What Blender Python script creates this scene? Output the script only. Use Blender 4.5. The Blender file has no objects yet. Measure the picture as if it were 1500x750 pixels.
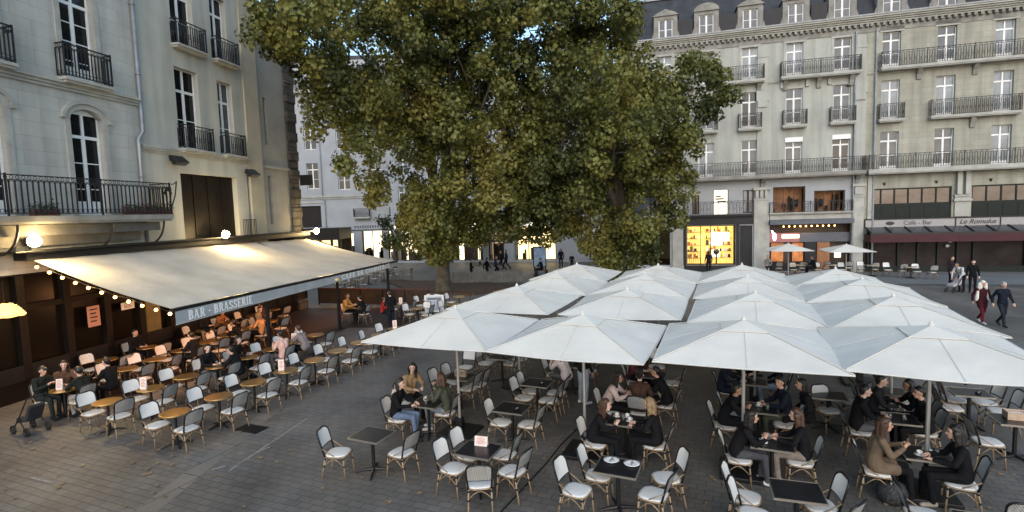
import bpy, bmesh, math, random
import numpy as np
from mathutils import Vector, Matrix
rad = math.radians
random.seed(7); rng = np.random.default_rng(7)
scene = bpy.context.scene
COL = scene.collection

# ---------------------------------------------------------------- camera
FOC, PITCH, ROLL, CAMH = 779.0, 0.082, -0.032, 4.9       # in pixels of the 1500 wide photograph
def cam_rot():
    B = np.array([[1,0,0],[0,0,-1],[0,1,0.]])
    cp, sp, cr, sr = math.cos(PITCH), math.sin(PITCH), math.cos(ROLL), math.sin(ROLL)
    return np.array([[cr,-sr,0],[sr,cr,0],[0,0,1]]) @ np.array([[1,0,0],[0,cp,-sp],[0,sp,cp]]) @ B
CR = cam_rot()
cam = bpy.data.cameras.new('camera'); camo = bpy.data.objects.new('camera', cam); COL.objects.link(camo)
cam.sensor_width = 36.0; cam.lens = 36.0*FOC/1500.0; cam.clip_start = 0.1; cam.clip_end = 2000
mw = Matrix.Identity(4)
for i in range(3):
    mw[i][0] = CR[0][i]; mw[i][1] = -CR[1][i]; mw[i][2] = -CR[2][i]
mw.translation = Vector((0,0,CAMH)); camo.matrix_world = mw
scene.camera = camo
# ---------------------------------------------------------------- sky, sun, exposure
SUN_EL, SUN_AZ = 30.0, 182.0        # azimuth: direction the light comes from, clockwise from +Y
world = bpy.data.worlds.new('World'); scene.world = world; world.use_nodes = True
wn = world.node_tree.nodes; wl = world.node_tree.links; wn.clear()
sky = wn.new('ShaderNodeTexSky'); sky.sky_type = 'NISHITA'; sky.sun_disc = False
sky.sun_elevation = rad(SUN_EL); sky.sun_rotation = rad(SUN_AZ); sky.dust_density = 1.2; sky.air_density = 1.0; sky.ozone_density = 1.0
hsv = wn.new('ShaderNodeHueSaturation'); hsv.inputs['Saturation'].default_value = 0.95; hsv.inputs['Hue'].default_value = 0.484
bg = wn.new('ShaderNodeBackground'); bg.inputs['Strength'].default_value = 0.15
wo = wn.new('ShaderNodeOutputWorld')
wl.new(sky.outputs[0], hsv.inputs['Color']); wl.new(hsv.outputs[0], bg.inputs['Color']); wl.new(bg.outputs[0], wo.inputs['Surface'])
sun = bpy.data.lights.new('sun', 'SUN'); suno = bpy.data.objects.new('sun', sun); COL.objects.link(suno)
sun.energy = 0.4; sun.angle = rad(60); sun.color = (1.0, 0.97, 0.92)
az = rad(SUN_AZ); sd = Vector((math.sin(az)*math.cos(rad(SUN_EL)), math.cos(az)*math.cos(rad(SUN_EL)), math.sin(rad(SUN_EL))))
suno.rotation_euler = sd.to_track_quat('Z', 'Y').to_euler()
scene.view_settings.view_transform = 'Standard'; scene.view_settings.look = 'None'
scene.view_settings.exposure = 1.02; scene.view_settings.gamma = 1.0
try: scene.view_settings.use_curve_mapping = False
except Exception: pass
scene.cycles.max_bounces = 6; scene.cycles.diffuse_bounces = 3; scene.cycles.glossy_bounces = 3
scene.cycles.transparent_max_bounces = 8; scene.cycles.sample_clamp_indirect = 4.0
scene.cycles.caustics_reflective = False; scene.cycles.caustics_refractive = False
scene.cycles.use_denoising = True; scene.render.filter_size = 1.15

# ---------------------------------------------------------------- helpers
def ray(u, v): return CR.T @ np.array([(u-750)/FOC, (v-375)/FOC, 1.0])
def G(u, v, z=0.0):                       # where the sight line meets the level z
    d = ray(u, v); t = (z-CAMH)/d[2]; p = t*d; return Vector((p[0], p[1], z))
def D(u, v, y):                           # point at distance y
    d = ray(u, v); p = d*(y/d[1]); return Vector((p[0], p[1], p[2]+CAMH))
def rz_of(deg): return rad(deg-90.0)      # a model that faces +Y turned to the heading deg
GA = -22.5                                # heading of the furniture grid
def gdir(deg): return Vector((math.cos(rad(deg)), math.sin(rad(deg)), 0))
GX, GY = gdir(GA), gdir(GA+90)

_mats = {}
def pbr(name, col, rough=0.6, metal=0.0, spec=0.5, var=0.0, scale=8.0, bump=0.0, bscale=None, col2=None, emit=None, estr=0.0, trans=0.0, coord='Object', detail=6.0):
    if name in _mats: return _mats[name]
    m = bpy.data.materials.new(name); m.use_nodes = True; n = m.node_tree.nodes; l = m.node_tree.links
    b = n['Principled BSDF']; b.inputs['Roughness'].default_value = rough; b.inputs['Metallic'].default_value = metal
    b.inputs['Specular IOR Level'].default_value = spec
    c = (*col, 1)
    b.inputs['Base Color'].default_value = c
    tc = n.new('ShaderNodeTexCoord')
    if var > 0 or col2 is not None:
        ns = n.new('ShaderNodeTexNoise'); ns.inputs['Scale'].default_value = scale; ns.inputs['Detail'].default_value = detail; ns.inputs['Roughness'].default_value = 0.62
        l.new(tc.outputs[coord], ns.inputs['Vector'])
        rp = n.new('ShaderNodeValToRGB'); rp.color_ramp.elements[0].position = 0.32; rp.color_ramp.elements[1].position = 0.68
        k = col2 if col2 is not None else tuple(min(1, x*(1+var)) for x in col)
        lo = col if col2 is not None else tuple(x*(1-var) for x in col)
        rp.color_ramp.elements[0].color = (*lo, 1); rp.color_ramp.elements[1].color = (*k, 1)
        l.new(ns.outputs['Fac'], rp.inputs['Fac']); l.new(rp.outputs['Color'], b.inputs['Base Color'])
    if bump > 0:
        nb = n.new('ShaderNodeTexNoise'); nb.inputs['Scale'].default_value = bscale or scale*4; nb.inputs['Detail'].default_value = 5
        l.new(tc.outputs[coord], nb.inputs['Vector'])
        bp = n.new('ShaderNodeBump'); bp.inputs['Strength'].default_value = bump; bp.inputs['Distance'].default_value = 0.02
        l.new(nb.outputs['Fac'], bp.inputs['Height']); l.new(bp.outputs['Normal'], b.inputs['Normal'])
    if emit is not None:
        b.inputs['Emission Color'].default_value = (*emit, 1); b.inputs['Emission Strength'].default_value = estr
    if trans: b.inputs['Transmission Weight'].default_value = trans
    _mats[name] = m; return m

def masonry(name, c1, c2, mortar, bw, bh, rough=0.85, mort=0.012, rot=None, bump=0.25, stain=0.25, nscale=0.9, offset=0.5, axes='xz'):
    """stones in courses with weathering; axes picks which object coordinates carry the courses"""
    m = bpy.data.materials.new(name); m.use_nodes = True; n = m.node_tree.nodes; l = m.node_tree.links
    b = n['Principled BSDF']; b.inputs['Roughness'].default_value = rough; b.inputs['Specular IOR Level'].default_value = 0.3
    tc = n.new('ShaderNodeTexCoord'); sp = n.new('ShaderNodeSeparateXYZ'); cb = n.new('ShaderNodeCombineXYZ')
    l.new(tc.outputs['Object'], sp.inputs[0])
    if axes == 'xz':
        ad = n.new('ShaderNodeMath'); ad.operation = 'ADD'; l.new(sp.outputs['X'], ad.inputs[0]); l.new(sp.outputs['Y'], ad.inputs[1])
        l.new(ad.outputs[0], cb.inputs['X']); l.new(sp.outputs['Z'], cb.inputs['Y'])
    else:
        l.new(sp.outputs['X'], cb.inputs['X']); l.new(sp.outputs['Y'], cb.inputs['Y'])
    mp = n.new('ShaderNodeMapping'); l.new(cb.outputs[0], mp.inputs['Vector'])
    if rot is not None: mp.inputs['Rotation'].default_value = (0,0,rot)
    wob = n.new('ShaderNodeTexNoise'); wob.inputs['Scale'].default_value = 1.5; l.new(tc.outputs['Object'], wob.inputs['Vector'])
    vm = n.new('ShaderNodeVectorMath'); vm.operation = 'MULTIPLY_ADD'; vm.inputs[1].default_value = (0.02,0.02,0)
    l.new(wob.outputs['Color'], vm.inputs[0]); l.new(mp.outputs[0], vm.inputs[2])
    br = n.new('ShaderNodeTexBrick'); br.offset = offset
    br.inputs['Scale'].default_value = 1.0; br.inputs['Brick Width'].default_value = bw; br.inputs['Row Height'].default_value = bh
    br.inputs['Mortar Size'].default_value = mort; br.inputs['Mortar Smooth'].default_value = 0.4
    br.inputs['Color1'].default_value = (*c1,1); br.inputs['Color2'].default_value = (*c2,1); br.inputs['Mortar'].default_value = (*mortar,1)
    l.new(vm.outputs[0], br.inputs['Vector'])
    ns = n.new('ShaderNodeTexNoise'); ns.inputs['Scale'].default_value = nscale; ns.inputs['Detail'].default_value = 8; ns.inputs['Roughness'].default_value = 0.65
    l.new(tc.outputs['Object'], ns.inputs['Vector'])
    rp = n.new('ShaderNodeValToRGB'); rp.color_ramp.elements[0].position = 0.3; rp.color_ramp.elements[1].position = 0.7
    rp.color_ramp.elements[0].color = (1-stain, 1-stain, 1-stain*0.95, 1); rp.color_ramp.elements[1].color = (1.0,1.0,1.0,1)
    l.new(ns.outputs['Fac'], rp.inputs['Fac'])
    mx = n.new('ShaderNodeMixRGB'); mx.blend_type = 'MULTIPLY'; mx.inputs['Fac'].default_value = 1.0
    l.new(br.outputs['Color'], mx.inputs['Color1']); l.new(rp.outputs['Color'], mx.inputs['Color2'])
    smp = n.new('ShaderNodeMapping'); smp.inputs['Scale'].default_value = (2.2,2.2,0.16) if axes == 'xz' else (0.5,0.12,1); l.new(tc.outputs['Object'], smp.inputs['Vector'])
    sn = n.new('ShaderNodeTexNoise'); sn.inputs['Scale'].default_value = 1.0; sn.inputs['Detail'].default_value = 6; l.new(smp.outputs[0], sn.inputs['Vector'])
    sr = n.new('ShaderNodeValToRGB'); sr.color_ramp.elements[0].position = 0.34; sr.color_ramp.elements[1].position = 0.6; sr.color_ramp.elements[0].color = (1-stain*0.9,1-stain*0.9,1-stain*0.88,1)
    l.new(sn.outputs['Fac'], sr.inputs['Fac'])
    m2 = n.new('ShaderNodeMixRGB'); m2.blend_type = 'MULTIPLY'; m2.inputs['Fac'].default_value = 1.0; l.new(mx.outputs['Color'], m2.inputs['Color1']); l.new(sr.outputs['Color'], m2.inputs['Color2'])
    l.new(m2.outputs['Color'], b.inputs['Base Color'])
    fine = n.new('ShaderNodeTexNoise'); fine.inputs['Scale'].default_value = 18; fine.inputs['Detail'].default_value = 4; l.new(tc.outputs['Object'], fine.inputs['Vector'])
    ma = n.new('ShaderNodeMath'); ma.operation = 'MULTIPLY_ADD'; ma.inputs[1].default_value = 0.35
    inv = n.new('ShaderNodeMath'); inv.operation = 'SUBTRACT'; inv.inputs[0].default_value = 1.0; l.new(br.outputs['Fac'], inv.inputs[1])
    l.new(fine.outputs['Fac'], ma.inputs[0]); l.new(inv.outputs[0], ma.inputs[2])
    bp = n.new('ShaderNodeBump'); bp.inputs['Strength'].default_value = bump; bp.inputs['Distance'].default_value = 0.02
    l.new(ma.outputs[0], bp.inputs['Height']); l.new(bp.outputs['Normal'], b.inputs['Normal'])
    return m

class MB:
    def __init__(s): s.v = []; s.f = []; s.m = []
    def add(s, vs, fs, mi=0):
        o = len(s.v); s.v += [tuple(x) for x in vs]; s.f += [tuple(i+o for i in f) for f in fs]; s.m += [mi]*len(fs)
    def box(s, x0, y0, z0, x1, y1, z1, mi=0):
        s.add([(x0,y0,z0),(x1,y0,z0),(x1,y1,z0),(x0,y1,z0),(x0,y0,z1),(x1,y0,z1),(x1,y1,z1),(x0,y1,z1)],
              [(0,3,2,1),(4,5,6,7),(0,1,5,4),(1,2,6,5),(2,3,7,6),(3,0,4,7)], mi)
    def bar(s, a, b, w, d, mi=0, up=(0,0,1)):
        a, b = Vector(a), Vector(b); t = (b-a).normalized(); u = Vector(up)
        if abs(t.dot(u)) > 0.98: u = Vector((1,0,0))
        x = t.cross(u).normalized()*(w/2); y = x.cross(t).normalized()*(d/2)
        s.add([a-x-y,a+x-y,a+x+y,a-x+y,b-x-y,b+x-y,b+x+y,b-x+y], [(0,3,2,1),(4,5,6,7),(0,1,5,4),(1,2,6,5),(2,3,7,6),(3,0,4,7)], mi)
    def tube(s, pts, r, n=8, mi=0, cap=True, closed=False):
        P = [Vector(p) for p in pts]; N = len(P); rs = r if isinstance(r, (list,tuple)) else [r]*N
        prev = None; o = len(s.v)
        for i, p in enumerate(P):
            if closed: t = (P[(i+1)%N]-P[i-1])
            else: t = P[min(i+1,N-1)]-P[max(i-1,0)]
            t.normalize()
            if prev is None:
                a = Vector((0,0,1)) if abs(t.z) < 0.9 else Vector((1,0,0))
                x = t.cross(a).normalized()
            else:
                x = (prev - t*prev.dot(t))
                x = x.normalized() if x.length > 1e-6 else t.orthogonal().normalized()
            prev = x; y = t.cross(x)
            for k in range(n):
                an = 2*math.pi*k/n; s.v.append(tuple(p + (x*math.cos(an)+y*math.sin(an))*rs[i]))
        M = N if closed else N-1
        for i in range(M):
            j = (i+1)%N
            for k in range(n):
                k2 = (k+1)%n
                s.f.append((o+i*n+k, o+i*n+k2, o+j*n+k2, o+j*n+k)); s.m.append(mi)
        if cap and not closed:
            s.f.append(tuple(o+k for k in reversed(range(n)))); s.m.append(mi)
            s.f.append(tuple(o+(N-1)*n+k for k in range(n))); s.m.append(mi)
    def lathe(s, prof, n=16, c=(0,0,0), mi=0):
        o = len(s.v); c = Vector(c)
        for r, z in prof:
            for k in range(n):
                a = 2*math.pi*k/n; s.v.append((c.x+r*math.cos(a), c.y+r*math.sin(a), c.z+z))
        for i in range(len(prof)-1):
            for k in range(n):
                k2 = (k+1)%n; s.f.append((o+i*n+k, o+i*n+k2, o+(i+1)*n+k2, o+(i+1)*n+k)); s.m.append(mi)
        s.f.append(tuple(o+k for k in reversed(range(n)))); s.m.append(mi)
        s.f.append(tuple(o+(len(prof)-1)*n+k for k in range(n))); s.m.append(mi)
    def ball(s, c, r, n=10, mi=0, sc=(1,1,1)):
        c = Vector(c); o = len(s.v); R = n//2
        for i in range(1, R):
            th = math.pi*i/R
            for k in range(n):
                a = 2*math.pi*k/n
                s.v.append((c.x+r*sc[0]*math.sin(th)*math.cos(a), c.y+r*sc[1]*math.sin(th)*math.sin(a), c.z+r*sc[2]*math.cos(th)))
        t = len(s.v); s.v.append((c.x,c.y,c.z+r*sc[2])); s.v.append((c.x,c.y,c.z-r*sc[2]))
        for k in range(n):
            k2 = (k+1)%n
            s.f.append((t, o+k, o+k2)); s.m.append(mi); s.f.append((t+1, o+(R-2)*n+k2, o+(R-2)*n+k)); s.m.append(mi)
            for i in range(R-2):
                s.f.append((o+i*n+k, o+(i+1)*n+k, o+(i+1)*n+k2, o+i*n+k2)); s.m.append(mi)
    def prism(s, poly, f0, f1, mi=0):
        """poly: 2D points; f0 and f1 map a 2D point to the two end faces"""
        n = len(poly); s.add([f0(*p) for p in poly]+[f1(*p) for p in poly],
            [tuple(reversed(range(n))), tuple(range(n, 2*n))]+[(i,(i+1)%n,n+(i+1)%n,n+i) for i in range(n)], mi)
    def mesh(s, name, mats, smooth=False):
        me = bpy.data.meshes.new(name); me.from_pydata(s.v, [], s.f)
        for m in (mats if isinstance(mats,(list,tuple)) else [mats]): me.materials.append(m)
        me.polygons.foreach_set('material_index', s.m)
        if smooth: me.polygons.foreach_set('use_smooth', [True]*len(s.f))
        me.update(); return me
    def build(s, name, mats, parent=None, smooth=False):
        return link(name, s.mesh(name, mats, smooth), parent)
def link(name, me, parent=None):
    o = bpy.data.objects.new(name, me); COL.objects.link(o)
    if parent is not None: o.parent = parent
    return o
def tag(o, label, cat, group=None, kind=None):
    if label: o['label'] = label
    if cat: o['category'] = cat
    if group: o['group'] = group
    if kind: o['kind'] = kind
    return o
def thing(name, label, cat, loc=(0,0,0), rz=0.0, group=None):
    o = bpy.data.objects.new(name, None); COL.objects.link(o); o.location = loc; o.rotation_euler = (0,0,rz); o.empty_display_size = 0.2
    return tag(o, label, cat, group)
def struct(name, mb, mats, smooth=False):
    o = mb.build(name, mats, None, smooth); o['kind'] = 'structure'; return o
def dup(root, loc, rz, label=None, group=None, scale=None):
    def cp(o, p):
        c = o.copy(); COL.objects.link(c)
        if p is not None: c.parent = p
        for ch in list(o.children): cp(ch, c)
        return c
    r = cp(root, None); r.location = loc; r.rotation_euler = (0,0,rz)
    if label: r['label'] = label
    if group: r['group'] = group
    if scale: r.scale = scale
    return r
def bevel(o, w=0.01, seg=2):
    b = o.modifiers.new('bevel', 'BEVEL'); b.width = w; b.segments = seg; b.limit_method = 'ANGLE'; return o
def lamp(name, kind, loc, energy, color, size=0.1, parent=None, rot=None, spot=None):
    l = bpy.data.lights.new(name, kind); l.energy = energy; l.color = color
    if kind == 'POINT': l.shadow_soft_size = size
    if kind == 'AREA': l.size = size
    if kind == 'SPOT': l.shadow_soft_size = size; l.spot_size = spot or rad(120); l.spot_blend = 0.8
    o = bpy.data.objects.new(name, l); COL.objects.link(o); o.location = loc
    if rot is not None: o.rotation_euler = rot
    if parent is not None: o.parent = parent
    return o

# ---------------------------------------------------------------- materials
M = {}
M['stone_white'] = masonry('pale_ashlar', (0.50,0.50,0.455), (0.45,0.45,0.41), (0.35,0.35,0.315), 1.15, 0.42, stain=0.22, mort=0.008, nscale=0.7)
M['plaster'] = masonry('old_plaster', (0.48,0.48,0.42), (0.48,0.48,0.42), (0.48,0.48,0.42), 60, 60, mort=0.0, stain=0.22, nscale=0.5)
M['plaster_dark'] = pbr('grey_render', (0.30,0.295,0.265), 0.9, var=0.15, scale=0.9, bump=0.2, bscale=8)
M['plaster_warm'] = pbr('ochre_plaster', (0.36,0.33,0.255), 0.9, var=0.12, scale=0.8, bump=0.2, bscale=8)
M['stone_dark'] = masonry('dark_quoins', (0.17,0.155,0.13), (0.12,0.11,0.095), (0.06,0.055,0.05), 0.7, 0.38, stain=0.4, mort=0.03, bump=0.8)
M['trim'] = pbr('stone_trim', (0.34,0.34,0.31), 0.85, var=0.18, scale=1.6, bump=0.2, bscale=14)
M['trim_dark'] = pbr('weathered_cornice', (0.22,0.215,0.195), 0.9, var=0.3, scale=1.3, bump=0.3, bscale=10)
M['stone_yellow'] = masonry('yellow_limestone', (0.40,0.395,0.325), (0.355,0.35,0.29), (0.26,0.255,0.22), 0.95, 0.36, stain=0.28, mort=0.008, nscale=0.6)
M['stone_cream'] = masonry('cream_render', (0.405,0.418,0.375), (0.405,0.418,0.375), (0.405,0.418,0.375), 60, 60, mort=0.0, stain=0.24, nscale=0.5)
M['stone_blue'] = pbr('white_stucco', (0.30,0.315,0.33), 0.9, var=0.1, scale=0.6)
M['slate'] = masonry('slate_roof', (0.055,0.06,0.07), (0.04,0.045,0.052), (0.02,0.02,0.025), 0.3, 0.18, rough=0.55, stain=0.3, bump=0.4)
M['zinc'] = pbr('zinc', (0.19,0.20,0.21), 0.5, 0.3, var=0.2, scale=3)
M['zinc_pipe'] = pbr('zinc_pipe', (0.26,0.28,0.30), 0.5, 0.4, var=0.2, scale=3)
M['white_paint'] = pbr('white_joinery', (0.70,0.71,0.70), 0.45, var=0.06, scale=5)
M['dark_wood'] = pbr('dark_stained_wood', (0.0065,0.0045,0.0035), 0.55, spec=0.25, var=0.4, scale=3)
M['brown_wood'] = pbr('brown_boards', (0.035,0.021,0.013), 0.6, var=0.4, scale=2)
M['iron'] = pbr('wrought_iron', (0.018,0.018,0.02), 0.5, 0.3, var=0.3, scale=10)
M['black_metal'] = pbr('black_metal', (0.015,0.015,0.016), 0.45, 0.4, var=0.3, scale=12)
M['glass_dark'] = pbr('dark_pane', (0.010,0.011,0.013), 0.06, 0.0, spec=0.35)
M['glass_mid'] = pbr('sky_pane', (0.03,0.037,0.047), 0.05, 0.0, spec=0.36, col2=(0.085,0.10,0.115), scale=0.9)
M['curtain'] = pbr('curtained_pane', (0.17,0.195,0.215), 0.2, 0.0, spec=0.4, var=0.3, scale=1.5)
M['glass_band'] = pbr('band_pane', (0.03,0.035,0.04), 0.06, spec=0.45, col2=(0.10,0.11,0.115), scale=0.7)
M['canvas'] = None
M['black_top'] = pbr('black_table_top', (0.012,0.012,0.014), 0.32, var=0.4, scale=6)
M['steel_edge'] = pbr('steel_edge', (0.42,0.38,0.32), 0.35, 0.8)
M['brass_edge'] = pbr('brass_edge', (0.42,0.27,0.10), 0.35, 0.8)
M['wood_top'] = pbr('varnished_walnut', (0.05,0.025,0.012), 0.42, var=0.45, scale=5, detail=8)
M['bamboo'] = pbr('rattan_cane', (0.26,0.185,0.11), 0.5, var=0.35, scale=14)
M['card'] = pbr('menu_card', (0.75,0.62,0.56), 0.7, var=0.05)
M['card_white'] = pbr('white_card', (0.78,0.77,0.74), 0.7, var=0.03)
M['ink'] = pbr('ink', (0.03,0.025,0.025), 0.7)
M['porcelain'] = pbr('porcelain', (0.8,0.8,0.79), 0.2)
M['letter'] = pbr('white_letters', (0.85,0.85,0.83), 0.6)
M['earth'] = pbr('leaf_littered_earth', (0.05,0.03,0.018), 0.95, col2=(0.13,0.065,0.03), scale=3.0, bump=0.6, bscale=14)
M['grey_board'] = pbr('grey_fence_board', (0.20,0.195,0.185), 0.85, var=0.25, scale=2.5)
M['red_dark'] = pbr('dark_red_awning', (0.045,0.007,0.011), 0.75, var=0.2, scale=3)

def woven(name, c1, c2, sc):
    m = bpy.data.materials.new(name); m.use_nodes = True; n = m.node_tree.nodes; l = m.node_tree.links; b = n['Principled BSDF']
    b.inputs['Roughness'].default_value = 0.55
    tc = n.new('ShaderNodeTexCoord'); ck = n.new('ShaderNodeTexChecker'); ck.inputs['Scale'].default_value = sc
    ck.inputs['Color1'].default_value = (*c1,1); ck.inputs['Color2'].default_value = (*c2,1)
    l.new(tc.outputs['Object'], ck.inputs['Vector'])
    ns = n.new('ShaderNodeTexNoise'); ns.inputs['Scale'].default_value = 5; l.new(tc.outputs['Object'], ns.inputs['Vector'])
    mx = n.new('ShaderNodeMixRGB'); mx.blend_type = 'MULTIPLY'; mx.inputs['Fac'].default_value = 0.25
    l.new(ck.outputs['Color'], mx.inputs['Color1']); l.new(ns.outputs['Fac'], mx.inputs['Color2']); l.new(mx.outputs['Color'], b.inputs['Base Color'])
    bp = n.new('ShaderNodeBump'); bp.inputs['Strength'].default_value = 0.3; bp.inputs['Distance'].default_value = 0.004
    l.new(ck.outputs['Fac'], bp.inputs['Height']); l.new(bp.outputs['Normal'], b.inputs['Normal'])
    return m
M['weave'] = woven('white_weave', (0.78,0.77,0.73), (0.66,0.65,0.62), 90)
M['weave_back'] = woven('cane_back', (0.56,0.55,0.52), (0.13,0.12,0.11), 72)

def fabric(name, col, var, weave=120, transl=0.25):
    m = bpy.data.materials.new(name); m.use_nodes = True; n = m.node_tree.nodes; l = m.node_tree.links; b = n['Principled BSDF']
    b.inputs['Roughness'].default_value = 0.85; b.inputs['Specular IOR Level'].default_value = 0.2
    tc = n.new('ShaderNodeNewGeometry')
    ns = n.new('ShaderNodeTexNoise'); ns.inputs['Scale'].default_value = 1.1; ns.inputs['Detail'].default_value = 7; l.new(tc.outputs['Position'], ns.inputs['Vector'])
    rp = n.new('ShaderNodeValToRGB'); rp.color_ramp.elements[0].position = 0.3; rp.color_ramp.elements[1].position = 0.62
    rp.color_ramp.elements[0].color = (*[c*(1-var) for c in col],1); rp.color_ramp.elements[1].color = (*col,1)
    l.new(ns.outputs['Fac'], rp.inputs['Fac']); l.new(rp.outputs['Color'], b.inputs['Base Color'])
    nb = n.new('ShaderNodeTexNoise'); nb.inputs['Scale'].default_value = 2.2; nb.inputs['Detail'].default_value = 3; l.new(tc.outputs['Position'], nb.inputs['Vector'])
    bp = n.new('ShaderNodeBump'); bp.inputs['Strength'].default_value = 0.5; bp.inputs['Distance'].default_value = 0.05
    l.new(nb.outputs['Fac'], bp.inputs['Height']); l.new(bp.outputs['Normal'], b.inputs['Normal'])
    tr = n.new('ShaderNodeBsdfTranslucent'); l.new(rp.outputs['Color'], tr.inputs['Color'])
    mx = n.new('ShaderNodeMixShader'); mx.inputs['Fac'].default_value = transl
    l.new(b.outputs[0], mx.inputs[1]); l.new(tr.outputs[0], mx.inputs[2]); l.new(mx.outputs[0], n['Material Output'].inputs['Surface'])
    return m
M['canvas'] = fabric('parasol_canvas', (0.645,0.622,0.56), 0.12, transl=0.0)
M['awning'] = fabric('awning_canvas', (0.56,0.53,0.465), 0.16, transl=0.10)
M['valance'] = pbr('grey_valance', (0.37,0.385,0.39), 0.8, var=0.12, scale=3)

def lit(name, col, strength):
    return pbr(name, col, 0.5, emit=col, estr=strength)
M['bulb'] = lit('warm_bulb', (1.0,0.50,0.14), 6)
M['flood'] = lit('flood_lens', (1.0,0.75,0.36), 60)

# ---------------------------------------------------------------- ground
AL0 = 1.39
def PL0(s, n): return Vector((-13.95,14.87,0)) + Vector((math.cos(AL0),math.sin(AL0),0))*s + Vector((math.sin(AL0),-math.cos(AL0),0))*n
def ground_mat():
    m = masonry('stone_setts', (0.208,0.192,0.168), (0.170,0.159,0.142), (0.112,0.104,0.093), 0.27, 0.165, rough=0.6, mort=0.010, rot=rad(22.5), bump=0.5, stain=0.42, nscale=0.6, axes='xy')
    return m
M['setts'] = ground_mat()
g = MB(); g.add([(-250,-150,0),(250,-150,0),(250,400,0),(-250,400,0)], [(0,1,2,3)])
struct('ground', g, M['setts'])
M['slab'] = masonry('slab_band', (0.21,0.193,0.167), (0.175,0.162,0.14), (0.07,0.062,0.056), 0.85, 0.5, rough=0.6, mort=0.012, rot=rad(-67.5), bump=0.4, stain=0.3, nscale=0.5, axes='xy')
M['asphalt_smooth'] = pbr('smooth_paving', (0.15,0.16,0.165), 0.6, var=0.14, scale=0.6, bump=0.15, bscale=20)
M['kerb'] = pbr('granite_kerb', (0.2,0.2,0.195), 0.8, var=0.2, scale=6)
M['paint'] = pbr('worn_white_paint', (0.18,0.165,0.145), 0.8, col2=(0.36,0.34,0.31), scale=9)
def strip(name, pts, z, mat, h=None):
    b = MB()
    if h is None: b.add([(p.x,p.y,z) for p in pts], [tuple(range(len(pts)))])
    else: b.prism([(p.x,p.y) for p in pts], lambda x,y:(x,y,0.0), lambda x,y:(x,y,h))
    return struct(name, b, mat)
def band(name, a, d, L0, L1, w, z, mat):
    n_ = Vector((-d.y, d.x, 0)); strip(name, [a+d*L0-n_*w/2, a+d*L1-n_*w/2, a+d*L1+n_*w/2, a+d*L0+n_*w/2], z, mat)
band('paving_band', G(235,733), (G(372,622)-G(235,733)).normalized(), -3, 30, 0.42, 0.004, M['slab'])
band('paint_line', G(335,690), (G(450,613)-G(335,690)).normalized(), 0, (G(450,613)-G(335,690)).length, 0.035, 0.004, M['paint'])
for k, (a_, b_) in enumerate([((45,700),(75,707)), ((310,689),(330,683)), ((372,665),(395,655))]):
    band('paint_mark', G(*a_), (G(*b_)-G(*a_)).normalized(), 0, (G(*b_)-G(*a_)).length, 0.05, 0.008, M['paint'])
b = MB(); b.box(-0.36,-0.2,0,0.36,0.2,0.008)
for k in range(9): b.box(-0.32+k*0.075,-0.16,0.008,-0.28+k*0.075,0.16,0.013)
o = b.build('drain_cover', M['black_metal']); o.location = G(368,628,0.004); o.rotation_euler = (0,0,rad(GA)); tag(o, 'dark cast iron drain cover set in the paving beside the terrace', 'drain cover')
strip('terrace_floor', [PL0(0.2,-0.2), PL0(0.2,2.6), PL0(3.0,4.3), PL0(9.6,4.9), PL0(9.6,7.2), PL0(14.4,7.2), PL0(14.4,-0.2)], 0.010, masonry('terrace_boards', (0.050,0.030,0.018), (0.036,0.022,0.014), (0.012,0.008,0.006), 1.8, 0.14, rough=0.6, rot=-AL0, axes='xy', stain=0.35))
# fallen leaves
lf = MB()
for _ in range(420):
    u = random.uniform(0,1500); v = random.uniform(440,748); p = G(u,v); s_ = random.uniform(0.03,0.06); a = random.uniform(0,6.3); z = 0.012+random.random()*0.01
    lf.add([(p.x+s_*math.cos(a+q)*r_, p.y+s_*math.sin(a+q)*r_, z+0.012*random.random()) for q, r_ in ((0,1.1),(1.3,.7),(2.4,.8),(3.6,.9),(4.9,.7))], [(0,1,2,3,4)])
o = lf.build('fallen_leaves', pbr('dry_leaf', (0.16,0.09,0.035), 0.9, col2=(0.34,0.24,0.12), scale=0.6)); o['kind'] = 'stuff'

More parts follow.
